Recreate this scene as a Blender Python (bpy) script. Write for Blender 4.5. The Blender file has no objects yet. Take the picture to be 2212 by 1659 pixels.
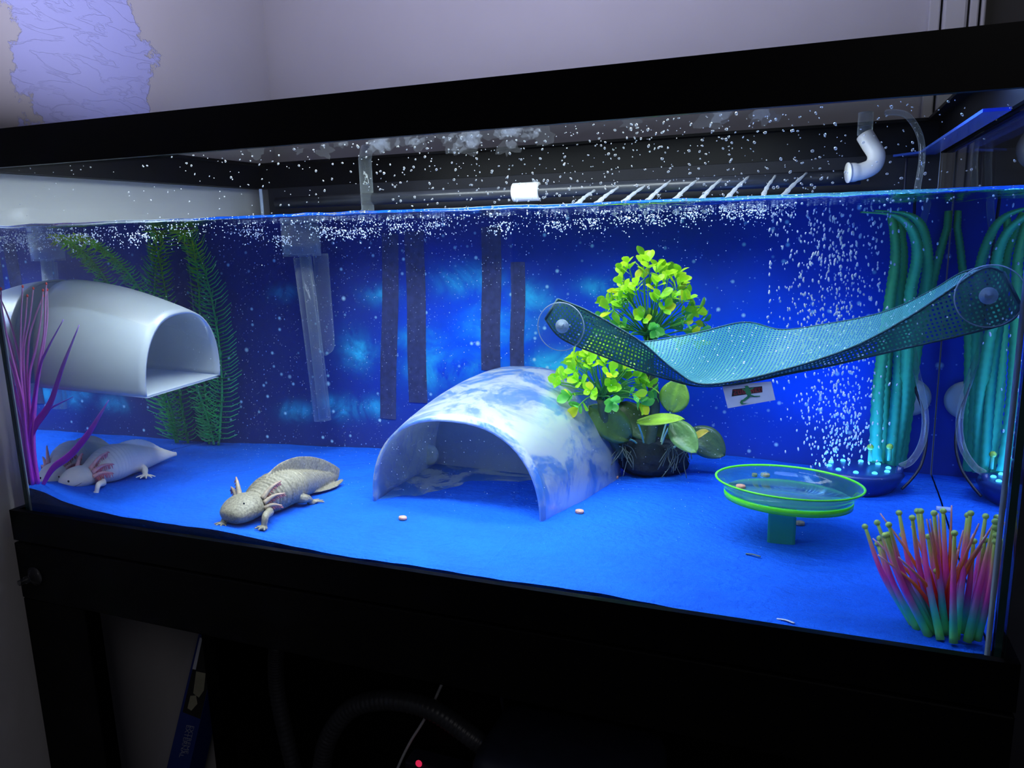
import bpy, bmesh, math, random
import numpy as np
from mathutils import Vector, Matrix, Quaternion, noise

rnd = random.Random(7)
S = bpy.context.scene
COL = S.collection

# ------------------------------------------------------------------ camera
FPX = 1656.29
CAM = np.array([1.03284141, -0.70420664, 0.38097040])
_rv = np.array([0.19756913, 0.37249497, 0.01160864])


def _rot(rv):
    th = np.linalg.norm(rv); k = rv / th
    K = np.array([[0, -k[2], k[1]], [k[2], 0, -k[0]], [-k[1], k[0], 0]])
    return np.eye(3) + math.sin(th) * K + (1 - math.cos(th)) * K @ K


RC = _rot(_rv) @ np.array([[1, 0, 0], [0, 0, -1], [0, 1, 0]], float)   # rows: right, down, forward
cam_data = bpy.data.cameras.new('camera')
cam = bpy.data.objects.new('camera', cam_data)
COL.objects.link(cam)
cam_data.sensor_width = 36.0
cam_data.lens = FPX / 2212 * 36.0
cam_data.clip_start = 0.02
cam_data.clip_end = 30
M = Matrix.Identity(4)
for i in range(3):
    M[i][0] = RC[0][i]; M[i][1] = -RC[1][i]; M[i][2] = -RC[2][i]; M[i][3] = CAM[i]
cam.matrix_world = M
S.camera = cam

# ------------------------------------------------------------------ world, lights, exposure
world = bpy.data.worlds.new('world'); S.world = world
world.use_nodes = True
world.node_tree.nodes['Background'].inputs[0].default_value = (0.55, 0.6, 0.8, 1)
world.node_tree.nodes['Background'].inputs[1].default_value = 0.03
S.view_settings.view_transform = 'Standard'
S.view_settings.look = 'None'
S.view_settings.exposure = 0.0
S.view_settings.gamma = 1.0
S.view_settings.use_curve_mapping = False
S.cycles.transparent_max_bounces = 24
S.cycles.max_bounces = 14
S.cycles.transmission_bounces = 10
S.cycles.glossy_bounces = 6
S.cycles.diffuse_bounces = 4


def area(name, loc, sx, sy, power, color, rot=(0, 0, 0)):
    d = bpy.data.lights.new(name, 'AREA'); d.shape = 'RECTANGLE'; d.size = sx; d.size_y = sy
    d.energy = power; d.color = color
    o = bpy.data.objects.new(name, d); COL.objects.link(o); o.location = loc; o.rotation_euler = rot
    return o


# LED bar resting on the tank: a long white run and a short blue run at the right end
area('white_led_light', (0.60, 0.085, 0.521), 0.76, 0.06, 6.8, (0.84, 0.93, 1.0))
area('rear_fill_light', (0.62, 0.33, 0.532), 0.70, 0.06, 4.2, (0.84, 0.93, 1.0))  # added rear fill, brightens plants near the surface at the back
area('blue_led_light', (1.06, 0.14, 0.521), 0.22, 0.08, 2.0, (0.20, 0.36, 1.0))
# added upward fill light above the bar, brightens the walls
area('wall_fill_light', (0.62, 0.125, 0.545), 0.80, 0.06, 8.5, (0.74, 0.73, 1.0), (math.pi, 0, 0))
# unseen fill light behind the camera, added to lift the dark walls
d_ = Vector((-1.9, 2.0, -1.5)).to_track_quat('-Z', 'Y').to_euler()
area('room_fill', (1.75, -1.9, 1.40), 0.8, 0.8, 4.0, (0.97, 0.95, 1.0), d_)

# ------------------------------------------------------------------ where things are seen (straight, or through the water)
YF = 0.0085


def _ray(x, y):
    d = np.array([(x - 1106) / FPX, (y - 829.5) / FPX, 1.0]) @ RC
    return d / np.linalg.norm(d)


def _rray(x, y):
    d = _ray(x, y); o = CAM + (YF - CAM[1]) / d[1] * d
    e = 1 / 1.333; c = d[1]
    n = np.array([0, -1.0, 0]); k = 1 - e * e * (1 - c * c)
    return o, e * d + (e * c - math.sqrt(k)) * n


def ay(x, y, Y):
    d = _ray(x, y); return Vector(CAM + (Y - CAM[1]) / d[1] * d)


def ax_(x, y, X):
    d = _ray(x, y); return Vector(CAM + (X - CAM[0]) / d[0] * d)


def wy(x, y, Y):
    o, d = _rray(x, y); return Vector(o + (Y - o[1]) / d[1] * d)


def wz(x, y, Z):
    o, d = _rray(x, y); return Vector(o + (Z - o[2]) / d[2] * d)


# ------------------------------------------------------------------ materials
class NT:
    def __init__(self, name):
        self.m = bpy.data.materials.new(name); self.m.use_nodes = True
        self.t = self.m.node_tree; self.t.nodes.clear()
        self.out = self.t.nodes.new('ShaderNodeOutputMaterial')

    def n(self, typ, ins=None, **kw):
        nd = self.t.nodes.new('ShaderNode' + typ)
        for k, v in kw.items(): setattr(nd, k, v)
        for k, v in (ins or {}).items():
            s = nd.inputs[k]
            if isinstance(v, bpy.types.NodeSocket): self.t.links.new(v, s)
            elif isinstance(v, bpy.types.Node): self.t.links.new(v.outputs[0], s)
            else:
                if isinstance(v, (tuple, list)) and len(v) == 3 and s.type == 'RGBA': v = (*v, 1)
                s.default_value = v
        return nd

    def end(self, nd):
        self.t.links.new(nd.outputs[0], self.out.inputs['Surface']); return self.m

    def ramp(self, fac, stops, interp='LINEAR'):
        r = self.n('ValToRGB', {0: fac}); r.color_ramp.interpolation = interp
        e = r.color_ramp.elements
        while len(e) < len(stops): e.new(0.5)
        for i, (p, c) in enumerate(stops):
            e[i].position = p; e[i].color = (*c, 1) if len(c) == 3 else c
        return r

    def math(self, op, a, b=0.0):
        return self.n('Math', {0: a, 1: b}, operation=op)

    def mix(self, f, a, b):
        nd = self.n('MixRGB', {'Fac': f, 'Color1': a, 'Color2': b}); return nd


def pm(name, col, rough=0.5, var=0.15, scale=60.0, bump=0.0, bscale=200.0, attr=False, metal=0.0, spec=0.5,
       emit=None, estr=0.0, coat=0.0, sss=0.0):
    """principled material with a noise-varied colour and optional noise bump"""
    g = NT(name)
    tc = g.n('TexCoord')
    nz = g.n('TexNoise', {'Vector': tc.outputs['Object'], 'Scale': scale, 'Detail': 4.0})
    if attr:
        base = g.n('VertexColor', layer_name='Col').outputs[0]
    else:
        base = g.n('RGB').outputs[0]; base.default_value = (*col, 1)
    v = g.n('MapRange', {0: nz.outputs[0], 1: 0.25, 2: 0.75, 3: 1 - var, 4: 1 + var})
    c = g.n('VectorMath', {0: base, 1: v.outputs[0]}, operation='MULTIPLY')
    p = g.n('BsdfPrincipled', {'Base Color': c.outputs[0], 'Roughness': rough, 'Metallic': metal, 'Specular IOR Level': spec,
                               'Coat Weight': coat})
    if sss:
        p.inputs['Subsurface Weight'].default_value = sss; p.inputs['Subsurface Radius'].default_value = (1, .6, .5)
        p.inputs['Subsurface Scale'].default_value = 0.006
    if emit:
        p.inputs['Emission Color'].default_value = (*emit, 1); p.inputs['Emission Strength'].default_value = estr
    if bump:
        bz = g.n('TexNoise', {'Vector': tc.outputs['Object'], 'Scale': bscale, 'Detail': 6.0})
        b = g.n('Bump', {'Height': bz.outputs[0], 'Strength': bump, 'Distance': 0.002})
        g.t.links.new(b.outputs[0], p.inputs['Normal'])
    return g.end(p)


def leafy(name, var=0.2, scale=60.0, k=0.45):
    """soft plastic foliage: vertex colour, light shines through"""
    g = NT(name)
    nz = g.n('TexNoise', {'Vector': g.n('TexCoord').outputs['Object'], 'Scale': scale, 'Detail': 4.0})
    v = g.n('MapRange', {0: nz.outputs[0], 1: .25, 2: .75, 3: 1 - var, 4: 1 + var})
    c = g.n('VectorMath', {0: g.n('VertexColor', layer_name='Col').outputs[0], 1: v.outputs[0]}, operation='MULTIPLY')
    p = g.n('BsdfPrincipled', {'Base Color': c.outputs[0], 'Roughness': 0.4})
    t = g.n('BsdfTranslucent', {0: c.outputs[0]})
    return g.end(g.n('MixShader', {0: k, 1: p, 2: t}))


def clear(name, tint=(0.95, 0.97, 0.97), ior=1.45, rim=(0.6, 0.7, 0.75), rimw=0.5, rough=0.02, haze=0.0):
    """clear sheet or tube: see-through in the middle, milky and reflective at the rim"""
    g = NT(name)
    geo = g.n('NewGeometry')
    eta = g.n('MapRange', {0: geo.outputs['Backfacing'], 3: ior, 4: 1 / ior})
    fr = g.n('Fresnel', {'IOR': eta.outputs[0]})
    nz = g.n('TexNoise', {'Vector': g.n('TexCoord').outputs['Object'], 'Scale': 90.0})
    tr = g.n('BsdfTransparent', {0: tint})
    gl = g.n('BsdfGlossy', {'Color': (1, 1, 1), 'Roughness': rough})
    df = g.n('BsdfDiffuse', {0: g.mix(nz.outputs[0], tuple(x * 0.85 for x in rim), rim)})
    lw = g.n('LayerWeight', {0: 0.35})
    k = g.math('ADD', g.math('MULTIPLY', g.math('POWER', lw.outputs['Facing'], 2.0), rimw), haze)
    a = g.n('MixShader', {0: k, 1: tr, 2: df})
    b = g.n('MixShader', {0: fr, 1: a, 2: gl})
    return g.end(b)


def pane_mat():
    g = NT('aquarium_glass')
    geo = g.n('NewGeometry')
    eta = g.n('MapRange', {0: geo.outputs['Backfacing'], 3: 1.45, 4: 1 / 1.45})
    fr = g.n('Fresnel', {'IOR': eta.outputs[0]})
    fr2 = g.math('MULTIPLY', fr, 0.7)
    tr = g.n('BsdfTransparent', {0: (0.965, 0.985, 0.98)})
    gl = g.n('BsdfGlossy', {'Color': (1, 1, 1), 'Roughness': 0.0})
    return g.end(g.n('MixShader', {0: fr2, 1: tr, 2: gl}))


def water_front():
    g = NT('water_front')
    return g.end(g.n('BsdfGlass', {'Color': (0.95, 0.98, 1.0), 'Roughness': 0.0, 'IOR': 1.333}))


def water_side(name, surf=False):
    g = NT(name)
    kw = {'IOR': 1.333}
    fr = g.n('Fresnel', kw)
    tr = g.n('BsdfTransparent', {0: (1, 1, 1)})
    gl = g.n('BsdfGlossy', {'Color': (0.93, 0.96, 1.0), 'Roughness': 0.0})
    if surf:
        nz = g.n('TexNoise', {'Vector': g.n('TexCoord').outputs['Object'], 'Scale': 70.0, 'Detail': 3.0})
        b = g.n('Bump', {'Height': nz.outputs[0], 'Strength': 0.25, 'Distance': 0.004})
        g.t.links.new(b.outputs[0], gl.inputs['Normal']); g.t.links.new(b.outputs[0], fr.inputs['Normal'])
    return g.end(g.n('MixShader', {0: fr, 1: tr, 2: gl}))


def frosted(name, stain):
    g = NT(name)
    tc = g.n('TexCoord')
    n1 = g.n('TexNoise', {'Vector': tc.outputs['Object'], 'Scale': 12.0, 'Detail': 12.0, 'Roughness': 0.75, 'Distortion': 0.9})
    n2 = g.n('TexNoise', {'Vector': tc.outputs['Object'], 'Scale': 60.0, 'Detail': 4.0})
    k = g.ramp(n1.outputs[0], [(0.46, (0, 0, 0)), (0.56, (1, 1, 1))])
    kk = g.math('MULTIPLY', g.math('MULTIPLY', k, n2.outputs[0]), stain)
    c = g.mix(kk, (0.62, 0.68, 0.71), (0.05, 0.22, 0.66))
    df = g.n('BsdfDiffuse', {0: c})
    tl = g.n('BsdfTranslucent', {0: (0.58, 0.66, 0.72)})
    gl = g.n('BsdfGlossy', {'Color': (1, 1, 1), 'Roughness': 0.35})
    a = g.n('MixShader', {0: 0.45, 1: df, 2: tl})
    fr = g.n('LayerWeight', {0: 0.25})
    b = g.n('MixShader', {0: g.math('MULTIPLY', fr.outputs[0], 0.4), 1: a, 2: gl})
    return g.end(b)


def sand_mat():
    g = NT('blue_sand')
    tc = g.n('TexCoord')
    n1 = g.n('TexNoise', {'Vector': tc.outputs['Object'], 'Scale': 900.0, 'Detail': 2.0})
    n2 = g.n('TexNoise', {'Vector': tc.outputs['Object'], 'Scale': 14.0, 'Detail': 5.0})
    c = g.mix(n1.outputs[0], (0.000, 0.055, 0.52), (0.006, 0.165, 0.95))
    v = g.n('MapRange', {0: n2.outputs[0], 1: 0.3, 2: 0.7, 3: 0.88, 4: 1.1})
    c2 = g.n('VectorMath', {0: c, 1: v.outputs[0]}, operation='MULTIPLY')
    b = g.n('Bump', {'Height': n1.outputs[0], 'Strength': 0.5, 'Distance': 0.0015})
    n3 = g.n('TexNoise', {'Vector': tc.outputs['Object'], 'Scale': 110.0, 'Detail': 4.0})
    b2 = g.n('Bump', {'Height': n3.outputs[0], 'Strength': 0.8, 'Distance': 0.005, 'Normal': b})
    p = g.n('BsdfPrincipled', {'Base Color': c2.outputs[0], 'Roughness': 0.85, 'Normal': b2, 'Specular IOR Level': 0.2})
    return g.end(p)


def galaxy_mat():
    g = NT('galaxy_print')
    tc = g.n('TexCoord')
    P = g.n('Mapping', {'Vector': tc.outputs['Object'], 'Location': (0.6, 0.5635, 0.25)})
    big = g.n('TexNoise', {'Vector': P, 'Scale': 4.0, 'Detail': 4.0, 'Roughness': 0.55})
    neb = g.n('TexNoise', {'Vector': P, 'Scale': 13.0, 'Detail': 9.0, 'Roughness': 0.66, 'Distortion': 1.0})
    sx = g.n('SeparateXYZ', {0: P})

    def blob(x, z, rx, rz):
        a = g.math('DIVIDE', g.math('SUBTRACT', sx.outputs[0], x), rx)
        b = g.math('DIVIDE', g.math('SUBTRACT', sx.outputs[2], z), rz)
        d = g.math('ADD', g.math('MULTIPLY', a, a), g.math('MULTIPLY', b, b))
        return g.math('POWER', 2.718, g.math('MULTIPLY', d, -1.0))
    # broad blue field, brightest right of the middle and low
    fld = None
    for q in ((0.52, 0.20, .17, .12), (0.80, 0.20, .22, .14), (1.02, 0.20, .20, .16)):
        b_ = blob(*q); fld = b_ if fld is None else g.math('MAXIMUM', fld, b_)
    base = g.mix(g.math('MULTIPLY', fld, g.n('MapRange', {0: big.outputs[0], 1: .3, 2: .6, 3: .55, 4: 1.15}).outputs[0]), (0.026, 0.045, 0.22), (0.0, 0.10, 1.0))
    cl = None
    for (px, py), rx, rz in (((940, 800), .055, .030), ((1010, 790), .06, .022), ((905, 740), .035, .022), ((1010, 605), .05, .022), ((820, 640), .03, .015), ((770, 760), .03, .03), ((1080, 700), .05, .03), ((615, 635), .022, .012),
                             ((750, 880), .04, .018), ((715, 870), .02, .012), ((1200, 790), .05, .022), ((1145, 640), .03, .02), ((640, 890), .03, .015), ((1300, 620), .03, .012), ((800, 880), .028, .016)):
        w = wy(px, py, .5625); b_ = blob(w.x, w.z, rx, rz); cl = b_ if cl is None else g.math('MAXIMUM', cl, b_)
    nk = g.ramp(neb.outputs[0], [(0.34, (0, 0, 0)), (0.50, (0.45,) * 3), (0.64, (1.0,) * 3)])
    c = g.mix(g.math('MULTIPLY', nk, cl), base, (0.05, 0.68, 1.0))
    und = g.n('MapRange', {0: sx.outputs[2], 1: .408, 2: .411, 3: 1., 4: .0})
    for sc, r0, keep, colr in ((26.0, 0.13, 0.76, (0.6, 0.95, 1.0)), (55.0, 0.20, 0.60, (0.45, 0.85, 1.0)), (120.0, 0.18, 0.62, (0.25, 0.45, 0.95))):
        vo = g.n('TexVoronoi', {'Vector': P, 'Scale': sc})
        sel = g.math('GREATER_THAN', g.n('SeparateColor', {0: vo.outputs['Color']}).outputs[0], keep)
        d = g.n('MapRange', {0: vo.outputs['Distance'], 1: r0, 2: r0 * 0.25, 3: 0.0, 4: 1.0})
        c = g.mix(g.math('MULTIPLY', sel, d.outputs[0]), c, colr)
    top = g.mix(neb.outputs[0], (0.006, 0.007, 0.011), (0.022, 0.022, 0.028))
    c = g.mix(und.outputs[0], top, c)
    p = g.n('BsdfPrincipled', {'Base Color': c, 'Roughness': 0.5, 'Specular IOR Level': 0.15})
    return g.end(p)


def wall_mat(name, patch):
    g = NT(name)
    tc = g.n('TexCoord'); P = tc.outputs['Object']
    n1 = g.n('TexNoise', {'Vector': P, 'Scale': 5.0, 'Detail': 6.0})
    n2 = g.n('TexNoise', {'Vector': P, 'Scale': 2.0, 'Detail': 5.0})
    c = g.mix(n1.outputs[0], (0.47, 0.45, 0.47), (0.57, 0.55, 0.57))
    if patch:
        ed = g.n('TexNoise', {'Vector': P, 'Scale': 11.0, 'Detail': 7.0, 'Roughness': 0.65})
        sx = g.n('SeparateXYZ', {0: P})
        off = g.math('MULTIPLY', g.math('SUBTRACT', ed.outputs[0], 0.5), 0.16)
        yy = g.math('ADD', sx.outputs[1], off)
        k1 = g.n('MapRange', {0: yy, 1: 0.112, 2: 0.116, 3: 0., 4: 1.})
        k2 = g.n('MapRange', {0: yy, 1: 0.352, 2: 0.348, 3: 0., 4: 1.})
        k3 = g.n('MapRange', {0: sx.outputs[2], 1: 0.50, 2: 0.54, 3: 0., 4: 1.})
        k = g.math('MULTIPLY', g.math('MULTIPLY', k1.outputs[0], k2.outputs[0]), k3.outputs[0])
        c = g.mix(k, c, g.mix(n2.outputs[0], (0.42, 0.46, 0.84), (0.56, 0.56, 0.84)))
    h = n1.outputs[0]
    if patch:
        rn = g.n('TexNoise', {'Vector': g.n('Mapping', {'Vector': P, 'Scale': (1, 4.0, 14.0)}), 'Scale': 3.0, 'Detail': 5.0, 'Distortion': 0.5})
        ck = g.n('MapRange', {0: g.math('ABSOLUTE', g.math('SUBTRACT', rn.outputs[0], 0.5)), 1: 0.0, 2: 0.02, 3: 0., 4: 1.})
        h = g.math('ADD', g.math('MULTIPLY', g.math('MULTIPLY', ck.outputs[0], 0.22), k), g.math('ADD', g.math('MULTIPLY', k, 0.25), n1.outputs[0]))
    b = g.n('Bump', {'Height': h, 'Strength': 0.6, 'Distance': 0.006})
    p = g.n('BsdfPrincipled', {'Base Color': c, 'Roughness': 0.8, 'Normal': b, 'Specular IOR Level': 0.2})
    return g.end(p)


def mesh_fabric():
    g = NT('teal_netting')
    uv = g.n('UVMap')
    sx = g.n('SeparateXYZ', {0: uv})
    a = g.math('SINE', g.math('MULTIPLY', sx.outputs[0], 1.0))
    b = g.math('SINE', g.math('MULTIPLY', sx.outputs[1], 1.0))
    h = g.math('GREATER_THAN', g.math('MINIMUM', a, b), 0.12)
    sp = g.n('TexVoronoi', {'Vector': g.n('TexCoord').outputs['Object'], 'Scale': 260.0})
    spk = g.math('MULTIPLY', g.math('LESS_THAN', sp.outputs['Distance'], 0.22),
                 g.math('GREATER_THAN', g.n('SeparateColor', {0: sp.outputs['Color']}).outputs[0], 0.86))
    c = g.mix(spk, (0.030, 0.175, 0.150), (0.9, 1.0, 1.0))
    p = g.n('BsdfPrincipled', {'Base Color': c, 'Roughness': 0.5})
    tr = g.n('BsdfTransparent', {0: (1, 1, 1)})
    return g.end(g.n('MixShader', {0: g.math('MULTIPLY', h, 0.92), 1: p, 2: tr}))


def emit_mat(name, col, s):
    g = NT(name)
    nz = g.n('TexNoise', {'Vector': g.n('TexCoord').outputs['Object'], 'Scale': 50.0})
    v = g.n('MapRange', {0: nz.outputs[0], 3: s * 0.9, 4: s * 1.1})
    return g.end(g.n('Emission', {0: col, 1: v.outputs[0]}))


MT = {}
MT['black'] = pm('black_plastic', (0.0012, 0.0013, 0.0022), 0.42, 0.2, 30, spec=0.12)
MT['stand'] = pm('black_painted_steel', (0.0012, 0.0012, 0.0018), 0.5, 0.2, 20, 0.1, 300, spec=0.12)
MT['pane'] = pane_mat()
MT['edge'] = pm('green_glass_edge', (0.010, 0.045, 0.05), 0.15, 0.2, 40)
MT['ledge'] = clear('blue_light_ledge', (0.35, 0.5, 0.9), 1.3, (0.05, 0.14, 0.62), 0.4, 0.2, 0.55)  # blue light on the ledge is mixed into this colour
MT['silicone'] = pm('silicone', (0.35, 0.45, 0.62), 0.4, 0.1, 60)
MT['wfront'] = water_front()
MT['wside'] = water_side('water_side')
MT['wtop'] = water_side('water_surface', True)
MT['sand'] = sand_mat()
MT['galaxy'] = galaxy_mat()
MT['strip'] = pm('dull_tape', (0.042, 0.056, 0.17), 0.6, 0.3, 120)
MT['wall_left'] = wall_mat('patched_plaster', True)
MT['wall_back'] = wall_mat('grey_plaster', False)
MT['floor'] = pm('dark_floor', (0.06, 0.05, 0.045), 0.5, 0.3, 8)
MT['trim'] = pm('white_gloss_trim', (0.55, 0.54, 0.56), 0.35, 0.06, 15)
MT['door'] = pm('dark_door', (0.03, 0.028, 0.03), 0.5, 0.2, 10)
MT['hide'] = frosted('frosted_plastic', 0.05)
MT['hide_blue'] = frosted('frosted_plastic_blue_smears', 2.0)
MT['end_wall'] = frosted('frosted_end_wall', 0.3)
MT['tube'] = clear('clear_tube', (0.90, 0.94, 0.95), 1.25, (0.72, 0.80, 0.82), 0.75, 0.05, 0.06)
MT['cup'] = clear('clear_rubber', (0.93, 0.96, 0.98), 1.15, (0.35, 0.5, 0.75), 0.15, 0.1, 0.03)
MT['knob'] = clear('clear_knob', (0.7, 0.8, 0.9), 1.4, (0.75, 0.85, 0.95), 0.4, 0.1, 0.45)
MT['cup_dim'] = clear('dim_clear_rubber', (0.8, 0.82, 0.85), 1.2, (0.10, 0.10, 0.11), 0.3, 0.2, 0.15)  # darker copy of the clear rubber, dim light put into its colour
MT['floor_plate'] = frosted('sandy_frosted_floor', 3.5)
MT['base_plate'] = clear('hazy_acrylic', (0.75, 0.92, 0.92), 1.2, (0.10, 0.30, 0.42), 0.2, 0.1, 0.42)
MT['disc'] = pm('milky_rubber', (0.55, 0.63, 0.62), 0.4, 0.08, 80)
MT['pvc'] = pm('white_pvc', (0.75, 0.75, 0.74), 0.35, 0.06, 40)
MT['pipe'] = pm('grey_pipe', (0.022, 0.025, 0.034), 0.3, 0.15, 40)
MT['jet'] = clear('water_jet', (0.9, 0.93, 0.96), 1.33, (0.8, 0.85, 0.9), 0.6, 0.05, 0.28)
MT['attr'] = pm('coloured_soft_plastic', (1, 1, 1), 0.35, 0.08, 120, attr=True)
MT['fern'] = leafy('fern_plastic')
MT['leaf'] = leafy('bright_leaf_plastic', 0.25)
MT['anubias'] = pm('dark_waxy_leaf', (0.10, 0.22, 0.04), 0.35, 0.25, 70, 0.3, 300, attr=True)
MT['trunk'] = pm('green_stem_plastic', (0.05, 0.09, 0.05), 0.6, 0.3, 80, 0.4, 200)
MT['root'] = pm('pale_root', (0.10, 0.14, 0.12), 0.7, 0.3, 100)
MT['moss'] = pm('dark_moss_rock', (0.012, 0.022, 0.03), 0.9, 0.4, 60, 1.0, 120)
MT['white_skin'] = pm('white_axolotl_skin', (0.95, 0.85, 0.72), 0.4, 0.05, 40, 0.3, 260, sss=0.15)
MT['grey_skin'] = pm('speckled_axolotl_skin', (0.24, 0.215, 0.16), 0.5, 0.5, 330, 0.35, 300)
MT['pink_gill'] = pm('pink_gill', (0.80, 0.22, 0.24), 0.5, 0.2, 200, attr=True)
MT['grey_gill'] = pm('grey_gill', (0.55, 0.22, 0.20), 0.5, 0.25, 200, attr=True)
MT['mouth'] = pm('mouth_crease', (0.16, 0.13, 0.12), 0.6, 0.1, 100)
MT['eye'] = pm('dark_eye', (0.02, 0.02, 0.025), 0.1, 0.1, 100)
MT['dish'] = clear('green_tinted_acrylic', (0.80, 0.96, 0.90), 1.3, (0.14, 0.55, 0.30), 0.25, 0.05, 0.05)
MT['neon'] = pm('fluorescent_acrylic_edge', (0.16, 0.98, 0.03), 0.25, 0.1, 60)
MT['stem'] = clear('green_acrylic_stem', (0.45, 0.85, 0.6), 1.3, (0.06, 0.55, 0.30), 0.3, 0.05, 0.55)
MT['pellet'] = pm('food_pellet', (0.62, 0.33, 0.25), 0.8, 0.3, 300, 0.6, 500)
MT['bubbler'] = pm('dark_blue_plastic', (0.012, 0.04, 0.22), 0.3, 0.2, 60)
MT['led'] = emit_mat('blue_led', (0.06, 0.45, 1.0), 3.5)
MT['bubble'] = pm('air_bubble', (0.80, 0.88, 0.95), 0.08, 0.05, 60, spec=1.0)
MT['speck'] = pm('suspended_speck', (0.55, 0.62, 0.80), 0.5, 0.1, 60)
MT['drop'] = clear('water_drop', (0.93, 0.95, 0.97), 1.33, (0.8, 0.84, 0.9), 0.4, 0.0, 0.25)  # whitish haze in the beads stands in for lamp glints
MT['film'] = clear('condensation_film', (0.93, 0.94, 0.96), 1.1, (0.75, 0.77, 0.83), 0.1, 0.2, 0.18)
MT['cable'] = pm('dark_cable', (0.012, 0.012, 0.03), 0.5, 0.2, 60)
MT['white_cable'] = pm('white_cable', (0.55, 0.56, 0.6), 0.5, 0.1, 60)
MT['net'] = mesh_fabric()
MT['hem'] = pm('dark_teal_hem', (0.012, 0.075, 0.085), 0.7, 0.3, 300, 0.5, 800)
MT['tag'] = pm('white_tag', (0.62, 0.66, 0.80), 0.6, 0.05, 60)
MT['tag_red'] = pm('dark_red_print', (0.22, 0.012, 0.02), 0.6, 0.1, 60)
MT['tag_black'] = pm('black_print', (0.01, 0.01, 0.015), 0.6, 0.1, 60)
MT['tag_green'] = pm('green_print', (0.02, 0.22, 0.08), 0.6, 0.2, 60)
MT['hose'] = pm('ribbed_grey_hose', (0.035, 0.036, 0.045), 0.4, 0.2, 60)
MT['filter'] = pm('dark_blue_filter_plastic', (0.02, 0.024, 0.05), 0.45, 0.2, 40)
MT['redled'] = emit_mat('red_led', (1.0, 0.03, 0.12), 0.6)
MT['box_blue'] = pm('blue_card', (0.01, 0.03, 0.22), 0.5, 0.1, 30)
MT['box_print'] = pm('printed_card', (0.34, 0.33, 0.24), 0.5, 0.3, 30)
MT['box_dark'] = pm('dark_print', (0.01, 0.01, 0.012), 0.5, 0.3, 30)
MT['box_text'] = pm('white_print', (0.30, 0.32, 0.45), 0.5, 0.05, 30)


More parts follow.
